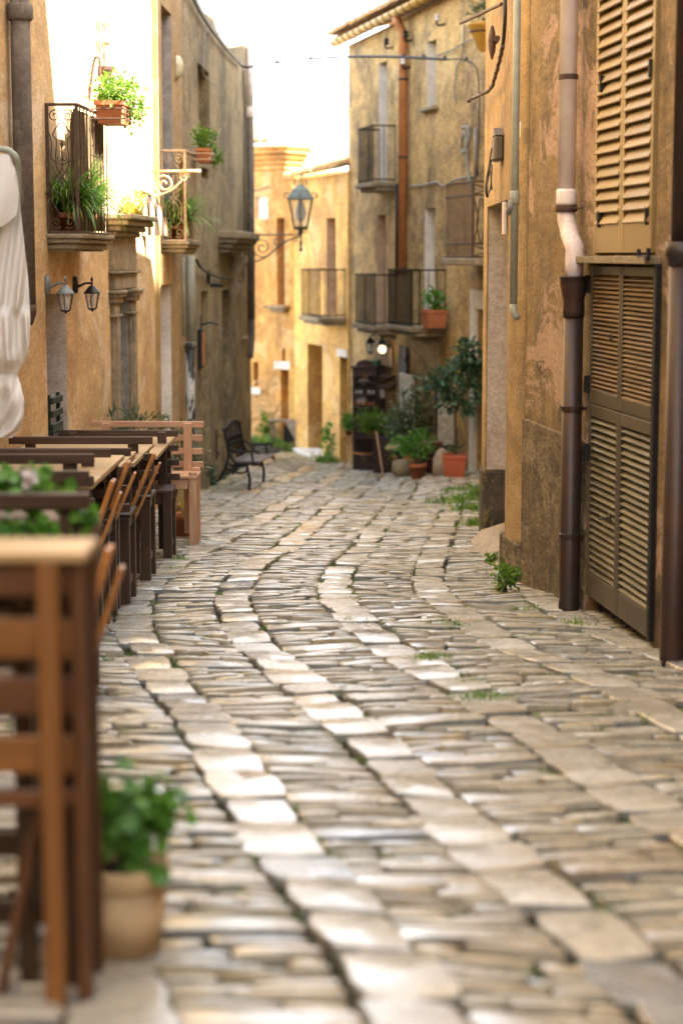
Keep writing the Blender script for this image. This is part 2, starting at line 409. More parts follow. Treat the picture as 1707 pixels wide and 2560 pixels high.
M['bulb'] = simple('white_lamp_globe', (.72, .68, .58), .3)
M['lit'] = emit('lit_lamp', (1, .75, .45), .5)
M['cream'] = simple('cream_enamel', (.62, .55, .35), .4)
M['wire'] = simple('black_cable', (.03, .028, .03), .5, 0, .2)
M['wireg'] = simple('grey_cable', (.26, .25, .21), .55, 0, .2)
M['china'] = simple('glazed_china', (.66, .63, .56), .2, 0, .1, 60)
M['redc'] = simple('orange_glaze', (.5, .17, .06), .3)
M['green'] = simple('green_enamel', (.10, .24, .12), .5)
M['canvasp'] = simple('framed_picture_paper', (.50, .46, .36), .7, 0, .3, 18)
M['black'] = simple('matt_black', (.012, .011, .012), .6)
M['reed'] = simple('weathered_reed', (.20, .14, .055), .8, 0, .35, 40, .4, .3, (.07, .045, .018))
M['stripe'] = None
M['lf_dark'] = leafm('leaf_ficus', (.022, .065, .032), (.05, .125, .06), (.13, .22, .13), .12)
M['lf_green'] = leafm('leaf_fresh', (.05, .16, .018), (.10, .25, .03), (.17, .36, .06), .3)
M['lf_lime'] = leafm('leaf_lime', (.055, .135, .012), (.10, .205, .016), (.17, .28, .03), .3)
M['lf_grass'] = leafm('leaf_grassy', (.045, .13, .012), (.10, .22, .02), (.22, .32, .05), .35)
M['lf_olive'] = leafm('leaf_olive', (.045, .07, .03), (.085, .115, .05), (.16, .18, .085), .2)
M['lf_gold'] = leafm('leaf_yellow', (.16, .17, .015), (.32, .28, .03), (.45, .36, .05), .4)
M['petal'] = simple('white_petal', (.75, .68, .66), .6)
M['bark'] = simple('bark', (.11, .08, .05), .85, 0, .3, 30, .5)
M['rub'] = stone_mat('rubble_stone', [(.50, .31, .12), (.60, .42, .20), (.45, .26, .10), (.62, .48, .28)], .75, .3)
def stripe_mat():
    m = NM('striped_awning_canvas'); P = m.pos((1, 1, 1), 'obj')
    wv = m.n('TexWave', wave_type='BANDS', bands_direction='Y'); wv.inputs['Scale'].default_value = 5.2
    m.l(P, wv.inputs['Vector'])
    return m.out(m.mix(m.ramp(wv.outputs[0], .45, .55), (.035, .018, .012), (.42, .33, .16)), .85)
M['stripe'] = stripe_mat()

# ------------------------------------------------------------------ ground and paving
def xc(y):
    y0 = 6.35
    def F(y):
        if y < 9.5: return -.2015 * y
        if y < 13.5:
            q = y - 9.5; return -.2015 * 9.5 - .2015 * q + (.2835 / 4) * q * q / 2
        return F(13.49999) + .082 * (y - 13.5)
    return .236 + F(y) - F(y0)
def xl(y):    # left wall line
    if y < 19.93: return -(2.9 - .0491 * y)
    if y < 31.5: return -1.8 + (y - 22.2) * .0344
    return -6.0
def xr(y):
    if y < 13.42: return 2.0 - .114 * (y - 6.14)
    if y < 16.2: return 1.55
    if y < 23.85: return 1.95
    if y < 31.8: return 1.9 - .225 * (y - 23.85)
    return .11 - .26 * (y - 31.8)

# planes: left walls run far -> near, right walls near -> far
LW = Plane((xl(19.929), 19.93), (xl(-2.5), -2.5))
LC = Plane((-1.80, 22.2), (-1.87, 19.93))
LD = Plane((-1.48, 31.5), (-1.80, 22.2))
R1 = Plane((2.0 + .114 * 8.64, -2.5), (1.17, 13.42))
R2 = Plane((1.17, 13.42), (1.19, 16.25))
G = Plane((1.9, 23.85), (.11, 31.8))
F = Plane((.11, 31.8), (-.88, 35.75))
E = Plane((-.86, 36.2), (-2.6, 37.6))

mb = MB()
for (x0, x1, nx, y0, y1, ny) in ((-60, 60, 24, -30, 90, 40),):
    for j in range(ny + 1):
        for i in range(nx + 1):
            x = x0 + (x1 - x0) * i / nx; y = y0 + (y1 - y0) * j / ny
            mb.v.append((x, y, gflat(min(y, 45)) - .12))
    mb.f += [(j * (nx + 1) + i, j * (nx + 1) + i + 1, (j + 1) * (nx + 1) + i + 1, (j + 1) * (nx + 1) + i) for j in range(ny) for i in range(nx)]
o = obj('ground', mb, M['conc']); o['kind'] = 'structure'
mb = MB(); nx, ny = 40, 340
for j in range(ny + 1):
    for i in range(nx + 1):
        x = -3.3 + 6.2 * i / nx; y = 1.5 + 40 * j / ny
        mb.v.append((x, y, gz(x, y) - .030 + random.uniform(-.006, .006)))
mb.f += [(j * (nx + 1) + i, j * (nx + 1) + i + 1, (j + 1) * (nx + 1) + i + 1, (j + 1) * (nx + 1) + i) for j in range(ny) for i in range(nx)]
street = obj('street', mb, M['earth'], None, True); street['kind'] = 'structure'

def stone(corners, dz, h=.06, nside=3, jit=.006, dome=.003, rnd=.25, sh=.008, tilt=.025):
    """one worn stone from four plan corners (ccw); returns verts, faces"""
    c = [Vector((p[0], p[1], 0)) for p in corners]; n = nside
    pts = []
    for k in range(4):
        a, b, pr = c[k], c[(k + 1) % 4], c[k - 1]
        for q in range(n):
            p = a.lerp(b, q / n)
            if q == 0: p = p + ((b - a).normalized() + (pr - a).normalized()) * min((b - a).length, (pr - a).length) * rnd * random.uniform(.05, .3)
            pts.append(p + Vector((random.uniform(-jit, jit), random.uniform(-jit, jit), 0)))
    cen = sum(pts, Vector()) / len(pts); m = len(pts)
    tx, ty = random.uniform(-tilt, tilt), random.uniform(-tilt, tilt)
    ext = min((c[1] - c[0]).length, (c[3] - c[0]).length)
    ins = min(sh / max(ext * .5, 1e-3), .4)
    vs = []
    def z(p, e): return gz(p.x, p.y) + dz + e + (p.x - cen.x) * tx + (p.y - cen.y) * ty
    for p in pts: vs.append((p.x, p.y, z(p, -h)))
    for p in pts: vs.append((p.x, p.y, z(p, -sh * .8)))
    for p in pts:
        q = p.lerp(cen, ins); vs.append((q.x, q.y, z(q, random.uniform(-.0008, .0008))))
    vs.append((cen.x, cen.y, z(cen, dome)))
    fs = []
    for r in range(2):
        for k in range(m): fs.append((r * m + k, r * m + (k + 1) % m, (r + 1) * m + (k + 1) % m, (r + 1) * m + k))
    for k in range(m): fs.append((2 * m + k, 2 * m + (k + 1) % m, 3 * m))
    return vs, fs
def place(t, y):
    yy = y + (.13 * max(0, t - .2) if y < 14 else .05 * max(0, t - .2))
    return (xc(y) + t, yy)
TS = [-1.83, -1.21, -.59, 0, .64, 1.27, 1.9, 2.5]
slabs, longs, cobs = [], [], []
Y0, Y1 = 2.6, 37.0
WS = .105
for ti, t in enumerate(TS):
    y = Y0 + random.random() * .2
    while y < Y1:
        L = random.uniform(.26, .42); w2 = WS * random.uniform(.95, 1.22); off = random.uniform(-.032, .032)
        x, yy = place(t, y + L / 2)
        if xl(yy) - .1 < x < xr(yy) + .15:
            g = random.uniform(.004, .013)
            sk = random.uniform(-.026, .026)
            slabs.append((yy, [place(t + off - w2, y + g + sk), place(t + off + w2, y + g - sk), place(t + off + w2, y + L - g), place(t + off - w2, y + L - g)]))
        y += L
BANDS = [Y0]
while BANDS[-1] < Y1: BANDS.append(BANDS[-1] + random.uniform(.46, .66))
for ti in range(len(TS) - 1):
    a, b = TS[ti] + WS + .006, TS[ti + 1] - WS - .006
    y = Y0 + random.random() * .5
    def ok(x, yy): return xl(yy) - .15 < x < xr(yy) + .2
    for yb, yn in zip(BANDS, BANDS[1:]):
        y = yb + random.uniform(-.025, .025); H = yn - yb
        d = random.uniform(.09, .145)
        cuts = [a, b] if random.random() < .7 else [a, a + (b - a) * random.uniform(.35, .65), b]
        for k in range(len(cuts) - 1):
            p, q = cuts[k] + .004, cuts[k + 1] - .004
            x, yy = place((p + q) / 2, y)
            if ok(x, yy):
                e = random.uniform(-.016, .016)
                longs.append((yy, [place(p, y + .005), place(q, y + .005 + e), place(q, y + d - .005 + e), place(p, y + d - .005)]))
        yr = y + d; ye = y + H - .01
        while yr < ye - .012:
            dr = random.uniform(.032, .066)
            if yr + dr > ye - .02: dr = ye - yr
            p = a + random.uniform(0, .008)
            while p < b - .05:
                ln = random.uniform(.10, .32)
                if b - (p + ln) < .07: ln = b - p
                x, yy = place(p + ln / 2, yr)
                if ok(x, yy) and random.random() > .05:
                    e = random.uniform(-.012, .012); g = random.uniform(.002, .011)
                    ta = random.uniform(0, .010)
                    cobs.append((yy, [place(p + g, yr + g + ta), place(p + ln - g, yr + g + e), place(p + ln - g, yr + dr - g + e), place(p + g, yr + dr - g - ta)]))
                p += ln
            yr += dr
def lay(lst, name, mat_, dzr, kw):
    vis = []; rest = []
    lst.sort(key=lambda q: q[0])
    cnt = 0
    big = MB()
    for yy, cs in lst:
        vs, fs = stone(cs, random.uniform(*dzr), **kw)
        cx = sum(c[0] for c in cs) / 4; cy = sum(c[1] for c in cs) / 4
        inview = cy > 3.2 and abs(cx / cy) < .185 and not (cx / cy < -.135 and cy < 12)
        if inview and cnt < 300:
            cnt += 1; m1 = MB(); m1.add(vs, fs); obj(name, m1, mat_, street, True).data.set_sharp_from_angle(angle=radians(28))
        else: big.add(vs, fs)
    o = obj(name + '_field', big, mat_, street, True); o['kind'] = 'stuff'; o.data.set_sharp_from_angle(angle=radians(28))
lay(slabs, 'paving_slab', M['slab'], (-.010, .008), dict(nside=3, jit=.008, dome=.002, rnd=.3, sh=.006, tilt=.022))
lay(longs, 'long_slab', M['slab'], (-.008, .010), dict(nside=3, jit=.006, dome=.001, rnd=.3, sh=.006, tilt=.02))
lay(cobs, 'cobblestone', M['cob'], (-.020, .011), dict(nside=2, jit=.005, dome=.002, rnd=.7, sh=.005, tilt=.06))

# moss and grass in the joints
mb = MB()
def tuft(x, y, n, L, spread=.03, z0=-.012):
    for _ in range(n):
        px, py = x + random.gauss(0, spread), y + random.gauss(0, spread)
        mb.blade((px, py, gz(px, py) + z0), (random.gauss(0, .5), random.gauss(0, .5), 1), L * random.uniform(.5, 1.2), L * .12 + .0015, random.uniform(.2, 1.3), 3)
random.seed(5)
for _ in range(900):
    t = random.choice(TS) + random.choice((-1, 1)) * (WS + .01); y = 3 + 33 * random.random() ** .8
    x, yy = place(t, y)
    if xl(yy) < x < xr(yy): tuft(x, yy, random.randint(3, 14), random.uniform(.012, .035), random.uniform(.008, .03))
for _ in range(1500):
    y = 4.2 + 16 * random.random(); t = random.uniform(-.9, 2.2); x, yy = place(t, y)
    if xl(yy) < x < xr(yy): tuft(x, yy, random.randint(10, 45), random.uniform(.008, .02), random.uniform(.008, .035), -.02)
for (u, v, n, L, sp) in [(1172, 1250, 420, .10, .22), (1188, 1275, 420, .10, .10), (1165, 1225, 260, .09, .16), (1196, 1315, 260, .10, .06), (1200, 1240, 300, .12, .06), (1120, 1560, 240, .03, .06), (1080, 1640, 260, .03, .05), (1210, 1740, 300, .03, .06), (650, 1135, 500, .16, .35), (690, 1128, 300, .16, .3), (815, 1130, 160, .22, .08), (745, 1132, 70, .1, .3), (610, 1200, 120, .05, .25), (560, 1215, 90, .05, .2), (700, 1215, 80, .04, .3), (1240, 1400, 60, .05, .03), (445, 1400, 70, .05, .04), (430, 1420, 40, .04, .04), (1320, 1520, 60, .04, .06), (1440, 1560, 70, .05, .05), (1190, 1700, 90, .03, .05), (870, 1550, 60, .03, .05), (560, 1300, 60, .03, .2), (640, 1280, 60, .03, .2), (975, 1310, 60, .03, .15), (1030, 1260, 70, .03, .2)]:
    p = gp(u, v)
    if v < 1137:
        W_ = E if u < 740 else F; p = W_.w(W_.s_(u, 1050, .3), .3, 0)
    tuft(p.x, p.y, n, L, sp)
o = obj('grass', mb, M['lf_grass']); o['kind'] = 'stuff'; o['label'] = 'grass and moss growing between the paving stones'

# ------------------------------------------------------------------ building shells
def wall_mesh(W, s0, s1, zb, top, ops, depth=3.0, mb=None, caps=True):
    """front with recessed openings; ops = (a, b, c, d, dep); top = number or [(s, z)...]; local coords (s, out, z)"""
    mb = mb or MB()
    tp = top if isinstance(top, list) else [(s0, top), (s1, top)]
    def zt(s):
        for (a, za), (b, zb_) in zip(tp, tp[1:]):
            if a <= s <= b: return za + (zb_ - za) * (s - a) / max(b - a, 1e-6)
        return tp[0][1] if s < tp[0][0] else tp[-1][1]
    ss = sorted(set([s0, s1] + [x for x, _ in tp if s0 < x < s1] + [x for q in ops for x in q[:2] if s0 < x < s1]))
    for a, b in zip(ss, ss[1:]):
        if b - a < 1e-5: continue
        mid = (a + b) / 2
        cuts = sorted([(q[2], q[3]) for q in ops if q[0] - 1e-6 <= mid <= q[1] + 1e-6])
        z = zb
        for c, d in cuts + [(None, None)]:
            e = c if c is not None else None
            if e is None: mb.add([(a, 0, z), (b, 0, z), (b, 0, zt(b)), (a, 0, zt(a))], [(0, 1, 2, 3)])
            else:
                if e > z + 1e-4: mb.add([(a, 0, z), (b, 0, z), (b, 0, e), (a, 0, e)], [(0, 1, 2, 3)])
                z = d
    for (a, b, c, d, dep) in ops:
        r = [(a, 0, c), (b, 0, c), (b, 0, d), (a, 0, d), (a, -dep, c), (b, -dep, c), (b, -dep, d), (a, -dep, d)]
        mb.add(r, [(0, 4, 5, 1), (1, 5, 6, 2), (2, 6, 7, 3), (3, 7, 4, 0)])
    if caps:
        D = -depth
        mb.add([(s0, 0, zb), (s0, D, zb), (s0, D, zt(s0)), (s0, 0, zt(s0))], [(0, 3, 2, 1)])
        mb.add([(s1, 0, zb), (s1, D, zb), (s1, D, zt(s1)), (s1, 0, zt(s1))], [(0, 1, 2, 3)])
        mb.add([(s0, D, zb), (s1, D, zb), (s1, D, zt(s1)), (s0, D, zt(s0))], [(0, 3, 2, 1)])
        for a, b in zip(ss, ss[1:]): mb.add([(a, 0, zt(a)), (b, 0, zt(b)), (b, D, zt(b)), (a, D, zt(a))], [(0, 1, 2, 3)])
    return mb
def recess(name, mat_, parent, op, out=0.0, c_=.002):
    a, b, c, d, dep = op
    return obj(name, MB().span((a - .01, -dep - .03, c - .01), (b + .01, -dep + out, d + .01), c_), mat_, parent)
def jamb(name, mat_, parent, op, far_high):
    a, b, c, d, dep = op
    s0, s1 = (b - .012, b - .001) if far_high else (a + .001, a + .012)
    return obj(name, MB().span((s0, -dep + .002, c), (s1, -.004, d - .004), .001), mat_, parent)
def house(name, label, W):
    return thing(name, label, 'house', W.w(0, 0, 0), W.ang)
def op(W, u0, u1, v0, v1, dep, ground=False):
    """opening from pixel corners; u0 < u1"""
    um, vm = (u0 + u1) / 2, (v0 + v1) / 2
    sa, sb = W.s_(u0, vm), W.s_(u1, vm)
    z1, z0 = W.at(um, v0)[1], W.at(um, v1)[1]
    if ground: z0 = W.g((sa + sb) / 2) - .15
    return (min(sa, sb), max(sa, sb), z0, z1, dep)

# ---- cafe house, left
h = house('cafe_house', 'apricot plastered house behind the wooden benches, its upper wall in full sun', LW)
niche = op(LW, 119, 170, 733, 1200, .35, True)
portal = op(LW, 291, 322, 735, 1200, .22, True)
obj('wall', wall_mesh(LW, 0, LW.L, -2.2, [(0, 6.2), (6.6, 6.2), (6.7, 9.5), (LW.L, 9.5)], [niche, portal], 4), M['lw'], h)
recess('doorway_back', M['conc'], h, niche)
jamb('doorway_jamb', M['r2j'], h, niche, False); jamb('door_jamb', M['doorl'], h, portal, False)
dd = recess('door', M['doorl'], h, portal)
m2 = MB(); m2.lathe([(.012, 0), (.016, .01), (.02, .03), (.008, .045)], (portal[0] + .12, -.20, LW.at(300, 872)[1]), 8); obj('handle', m2, M['black'], dd)
# stone portal: pilasters, capitals, entablature, cornice
sa, sb = portal[0], portal[1]
zc = LW.at(300, 722)[1]; zg = LW.g(sa) - .1
for (x0, x1) in ((sa - .26, sa - .0), (sb + .0, sb + .26)):
    m2 = MB(); m2.span((x0, -.02, zg), (x1, .035, zc - .20), .006)
    for k in range(4): m2.span((x0 + .035 + k * .05, .03, zg + .1), (x0 + .06 + k * .05, .055, zc - .24), .006)
    obj('pilaster', m2, M['stone'], h)
    m2 = MB(); xm = (x0 + x1) / 2
    for (zz, hh, ww, oo) in ((zc - .245, .025, .17, .065), (zc - .22, .10, .135, .045), (zc - .12, .05, .17, .075), (zc - .07, .035, .19, .10), (zc - .035, .03, .21, .115)):
        m2.span((xm - ww, -.02, zz), (xm + ww, oo, zz + hh), .008)
    obj('capital', m2, M['stone'], h)
z2 = LW.at(300, 560)[1]
m2 = MB(); m2.span((sa - .3, -.02, zc), (sb + .3, .05, zc + .14), .006); m2.span((sa - .34, -.02, zc + .141), (sb + .34, .085, zc + .165), .006)
m2.span((sa - .3, -.02, zc + .166), (sb + .3, .045, z2 - .12), .006); obj('entablature', m2, M['stone'], h)
m2 = MB()
for k, (oo, hh) in enumerate(((.08, .05), (.13, .05), (.20, .04), (.24, .05))): m2.span((sa - .3 - oo * .6, -.02, z2 - .12 + k * .05), (sb + .3 + oo * .6, oo, z2 - .121 + (k + 1) * .05), .012)
obj('cornice', m2, M['stone'], h)

# ---- ochre house (second on the left)
h = house('ochre_house', 'narrow ochre house with a tall blocked window above its balcony', LC)
o1 = op(LC, 405, 431, 25, 372, .10); o2 = op(LC, 404, 431, 715, 1250, .12, True)
o1 = (o1[0], o1[1], LC.at(418, 620)[1], o1[3], .10)
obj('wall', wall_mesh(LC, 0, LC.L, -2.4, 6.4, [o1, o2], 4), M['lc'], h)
recess('window', M['greyw'], h, o1); recess('door', M['white'], h, o2); jamb('door_jamb', M['white'], h, o2, False); jamb('window_jamb', M['greyw'], h, o1, False)
m2 = MB(); m2.span((o2[0] + .01, .0, o2[3] + .02), (o2[1] - .05, .02, LC.at(418, 635)[1]), .004); obj('door_panel', m2, M['lw'], h)

# ---- grey rendered house (third on the left)
h = house('grey_house', 'grey rendered house with a stepped parapet and two dark doorways on the left', LD)
tops = []
for (u, v) in ((632, 122), (574, 122), (556, 98), (540, 68), (536, 45), (510, 30), (498, 5), (480, -40)):
    s_, z_ = LD.at(max(u, 466), v); tops.append((s_, z_))
tops[0] = (0, tops[0][1]); tops[-1] = (LD.L, tops[-1][1] + .5)
oa = op(LD, 495, 524, 170, 405, .12); ob = op(LD, 505, 522, 728, 1200, .18, True); oc = op(LD, 557, 577, 724, 1200, .18, True); od = op(LD, 504, 523, 420, 447, .2)
oa = (oa[0], oa[1], od[3] + .25, oa[3], .12)
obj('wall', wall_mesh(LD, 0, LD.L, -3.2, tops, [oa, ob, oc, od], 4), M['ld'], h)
recess('window', M['ld'], h, oa); recess('door', M['stone'], h, ob); recess('door', M['stone'], h, oc); recess('vent', M['black'], h, od)
# stone corbel slab (old balcony)
cs, cz = LD.at(575, 588)
t = h
m2 = MB()
s0, s1 = LD.s_(600, 580), LD.s_(545, 580); zz = LD.at(572, 598)[1]
for k, (a, hh) in enumerate(((.30, .10), (.26, .07), (.20, .06), (.14, .06))): m2.span((s0 - .05 + k * .04, -.05, zz - k * .065), (s1 - k * .05, a, zz - k * .065 + hh), .012)
obj('balcony_slab', m2, M['stone'], h)
m2 = MB(); zz2 = zz - .24
prof = [(0, 0), (.24, 0), (.26, -.08), (.2, -.17), (.13, -.25), (.12, -.36), (.16, -.45), (.13, -.54), (.05, -.58), (0, -.56)]
m2.prism([(a, b) for a, b in prof], lambda x, y, k: ((s0 + s1) / 2 - .15 + k * .3, x, zz2 + y)); obj('corbel', m2, M['stone'], h)
m2 = MB(); m2.span((s0 - .9, -.02, LD.at(592, 858)[1]), (s0 - .1, .05, LD.at(592, 850)[1])); obj('ledge', m2, M['stone'], h)

# ---- right: weathered house with louvred door
h = house('weathered_house', 'weathered ochre house with the louvred door and tall yellow shutters', R1)
dl, dt = R1.at(1476, 660); dr = R1.s_(1636, 800); dzb = R1.g((dl + dr) / 2)
door_op = (dr - .03, dl + .03, -.95, dt + .02, .09)
ul = R1.s_(1494, 400); ur = R1.s_(1640, 400); uz0 = R1.at(1560, 637)[1]
win_op = (ur - .015, ul + .015, uz0, 4.3, .06)
obj('wall', wall_mesh(R1, 0, R1.L, -1.6, [(0, 10.5), (R1.L - 4.2, 10.5), (R1.L - 4.1, 7.4), (R1.L, 7.4)], [door_op, win_op], 5), M['r1'], h)
recess('door_back', M['black'], h, door_op); recess('window_back', M['black'], h, win_op)
# dado and pilaster
p0, p1 = R1.s_(1399, 1300), R1.s_(1309, 1300); dz = R1.at(1312, 1037)[1]
m2 = MB(); m2.span((p0 - .4 if False else door_op[1] + .05, -.02, -1.6), (p1, .022, dz - .02), .008); obj('dado', m2, M['r1d'], h)
m2 = MB(); zt = R1.at(1290, 700)[1]
n = 10
for k in range(n):
    a0 = pi * k / n; a1 = pi * (k + 1) / n
    c0 = (R1.L + p1) / 2; rr = (R1.L - p1) / 2
    m2.add([(c0 - rr * cos(a0), .05 * sin(a0) + .002, -1.5), (c0 - rr * cos(a1), .05 * sin(a1) + .002, -1.5), (c0 - rr * cos(a1), .05 * sin(a1) + .002, 6.9), (c0 - rr * cos(a0), .05 * sin(a0) + .002, 6.9)], [(0, 1, 2, 3)])
obj('pilaster', m2, M['r2'], h, True)
m2 = MB(); m2.span((p1 - .02, -.02, -1.6), (R1.L + .012, .058, R1.at(1285, 1340)[1]), .02); obj('pilaster_foot', m2, M['r1d'], h)
# sill over the door
m2 = MB(); sl0 = R1.s_(1652, 650); sl1 = R1.s_(1466, 650); sz = R1.at(1560, 646)[1]
m2.span((sl0, -.02, sz - .028), (sl1, .09, sz + .012), .004); obj('window_sill', m2, M['stone'], h)
# shutters
def louvre(parent, a, b, z0, z1, nsl, y, fr, slat_m, frame_m, stile=.045, rail0=.05, rail1=.05, tilt=35, th=.009, wd=.045):
    """one louvred leaf: two stiles, two rails, nsl slats; all parts of parent"""
    m_ = MB(); m_.span((a, y - fr / 2, z0), (a + stile, y + fr / 2, z1)); obj('stile', m_, frame_m, parent)
    m_ = MB(); m_.span((b - stile, y - fr / 2, z0), (b, y + fr / 2, z1)); obj('stile', m_, frame_m, parent)
    m_ = MB(); m_.span((a + stile, y - fr / 2 + .002, z0), (b - stile, y + fr / 2 - .002, z0 + rail0)); obj('bottom_rail', m_, frame_m, parent)
    m_ = MB(); m_.span((a + stile, y - fr / 2 + .002, z1 - rail1), (b - stile, y + fr / 2 - .002, z1)); obj('top_rail', m_, frame_m, parent)
    zz0, zz1 = z0 + rail0, z1 - rail1; pitch = (zz1 - zz0) / nsl
    me = MB().box((0, 0, 0), (b - a - 2 * stile - .002, wd, th), .002, Matrix.Rotation(radians(-tilt), 3, 'X')).mesh('slat', slat_m)
    for k in range(nsl):
        q = obj('slat', me, None, parent); q.location = ((a + b) / 2, y, zz0 + pitch * (k + .5)); q.rotation_euler = (random.uniform(-.06, .06), 0, random.uniform(-.004, .004))
sh = thing('window_shutters', 'tall yellow ochre louvred shutters, closed, above the louvred door', 'shutters', R1.w(ul, 0, 0), R1.ang)
mid = (ur - ul) / 2
top_z = 4.2
nn = int(17 * (top_z - uz0) / (R1.at(1560, 0)[1] - R1.at(1560, 565)[1]))
louvre(sh, mid + .003, -.003, uz0 + .01, top_z, nn, .0, .04, M['shutx'], M['shutz'], .045, .17, .1, 60, .012, .105)
louvre(sh, ur - ul + .003, mid - .003, uz0 + .01, top_z, nn, .0, .04, M['shutx'], M['shutz'], .045, .17, .1, 60, .012, .105)
for (u, v) in ((1513, 210), (1637, 170), (1507, 548), (1627, 540)):
    s_, z_ = R1.at(u, v); m2 = MB(); m2.span((s_ - ul - .012, .0, z_ - .045), (s_ - ul + .012, .035, z_ + .045)); obj('hinge', m2, M['iron'], sh)
dr_t = thing('louvred_door', 'tall double louvred door, brown above and grey green below, in the weathered house', 'door', R1.w(dl, 0, 0), R1.ang)
wd = dr - dl; zmid = R1.at(1545, 1030)[1]
gl = R1.g(dl) + .03; gr = R1.g(dr) + .03
for (a, b, side) in ((wd / 2 + .0, -.005, 0), (wd + .005, wd / 2 - .0, 1)):
    a, b = min(a, b), max(a, b); g_ = max(gl, gr) - .01
    louvre(dr_t, a + .002, b - .002, zmid + .003, dt - .01, 26, -.02, .04, M['louvx'], M['louvf'], .042, .075, .05, 36, .009, .042)
    louvre(dr_t, a + .002, b - .002, g_, zmid - .003, 23, -.02, .04, M['lougx'], M['louvf'], .042, .14, .07, 36, .009, .042)
m2 = MB(); hs_, hz_ = R1.at(1525, 1295); hs_ -= dl; m2.span((hs_ - .02, 0, hz_ - .02), (hs_ + .02, .012, hz_ + .02)); m2.tube([(hs_, .01, hz_), (hs_, .05, hz_), (hs_ + .06, .05, hz_ - .01)], .008, 6); obj('handle', m2, M['brass'], dr_t)
m2 = MB(); hs2, hz2 = R1.at(1527, 845); m2.span((hs2 - dl - .012, 0, hz2 - .02), (hs2 - dl + .012, .014, hz2 + .02)); obj('lock', m2, M['brass'], dr_t)
for v in (710, 960, 1130):
    s_, z_ = R1.at(1472, v); m2 = MB(); m2.span((s_ - dl - .02, 0.001, z_ - .05), (s_ - dl + .015, .03, z_ + .05)); obj('hinge', m2, M['iron'], dr_t)
# iron frame bar on the near side of the door, with shutter stay on top
ib = thing('door_side_bar', 'black iron post beside the louvred door with a hooked stay on top', 'iron post', R1.w(R1.s_(1645, 900), 0, 0), R1.ang)
m2 = MB(); zb_ = R1.at(1640, 660)[1]; m2.span((-.03, -.01, gr + .0), (.025, .03, zb_), .004); obj('post', m2, M['black'], ib)
m2 = MB(); m2.bar((-.06, .08, zb_ + .03), (.13, .08, zb_ + .03), .02, .025); m2.bar((-.055, .08, zb_ + .03), (-.055, .08, zb_ + .08), .02, .02); m2.bar((.125, .08, zb_ + .03), (.125, .08, zb_ + .075), .02, .02); m2.bar((0, .0, zb_ + .0), (0, .08, zb_ + .03), .02, .02); obj('stay', m2, M['black'], ib)

# downpipes on R1
def cyl_pipe(mb, s, o, z0, z1, r, n=14): return mb.tube([(s, o, z0), (s, o, z1)], r, n)
ps = R1.s_(1430, 1100, .08)
zf = R1.at(1430, 690, .08)[1]; zp = R1.at(1422, 505, .08)[1]
dp = thing('cast_iron_downpipe', 'rusty black cast iron downpipe with a funnel head beside the louvred door', 'downpipe', R1.w(ps, .085, R1.g(ps, .08)), R1.ang)
zl = zf - R1.g(ps, .08)
m2 = MB(); m2.lathe([(.066, -.1), (.064, .02), (.060, .05), (.058, zl - .22)], (0, 0, 0), 16); obj('pipe', m2, M['rustp'], dp, True)
m2 = MB(); m2.lathe([(.063, zl - .235), (.064, zl - .2), (.062, zl - .13), (.068, zl - .11), (.082, zl - .05), (.082, zl - .012), (.09, zl - .01), (.09, zl), (.075, zl), (.07, zl - .03)], (0, 0, 0), 16); obj('funnel', m2, M['rustp'], dp, True)
m2 = MB(); m2.bar((-.005, -.1, zl - .3), (-.12, -.1, zl - .3), .02, .02); obj('bracket', m2, M['iron'], dp)
for zc__ in (.42, zl * .6): obj('pipe_clip', MB().lathe([(.060, zc__), (.0655, zc__ + .003), (.0655, zc__ + .03), (.060, zc__ + .033)], (0, 0, 0), 16).bar((0, -.06, zc__ + .016), (0, -.1, zc__ + .016), .03, .02), M['rustp'], dp)
obj('pipe_clip', MB().lathe([(.054, 0), (.0585, .003), (.0585, .028), (.054, .031)], (0, 0, 0), 16), M['ironb'], dp).location = (R1.s_(1418, 300, .085) - ps, 0, R1.at(1418, 200, .085)[1] - R1.g(ps, .08))
pu = thing('plastic_downpipe', 'pinkish cream plastic downpipe with an elbow running into the black funnel', 'downpipe', R1.w(ps, .085, zf), R1.ang)
pss = R1.s_(1418, 300, .085) - ps
zq = zp - zf
m2 = MB(); m2.tube([(pss, 0, zq + .05), (pss, 0, 6.6 - zf)], .052, 16); obj('pipe', m2, M['pvc'], pu, True)
m2 = MB(); m2.lathe([(.058, zq - .02), (.060, zq + .0), (.060, zq + .06), (.056, zq + .075)], (pss, 0, 0), 16); obj('socket', m2, M['pvc'], pu, True)
m2 = MB(); m2.lathe([(.064, zq - .055), (.066, zq - .05), (.066, zq - .02), (.064, zq - .015)], (pss, 0, 0), 16); m2.bar((pss, 0, zq - .035), (pss - .12, -.07, zq - .035), .012, .012); obj('clamp', m2, M['ironb'], pu, True)
m2 = MB(); m2.tube([(pss, 0, zq - .02), (pss, 0, zq - .09), (pss * .5 - .0, 0, zq - .2), (-.005, 0, .16), (0, 0, .08), (0, 0, -.02)], .053, 16); obj('elbow', m2, M['pvcw'], pu, True)
rp = gp(1680, 1668); ps2 = R1.s_(1683, 1500, .09)
ep = thing('edge_downpipe', 'dark rusty downpipe with a socket at the right edge of the view', 'downpipe', R1.w(ps2, .09, R1.g(ps2, .09)), R1.ang)
zl2 = R1.at(1690, 605, .09)[1] - R1.g(ps2, .09)
m2 = MB(); m2.lathe([(.066, -.1), (.062, .03), (.058, zl2 - .1)], (0, 0, 0), 16); obj('pipe', m2, M['rustp'], ep, True)
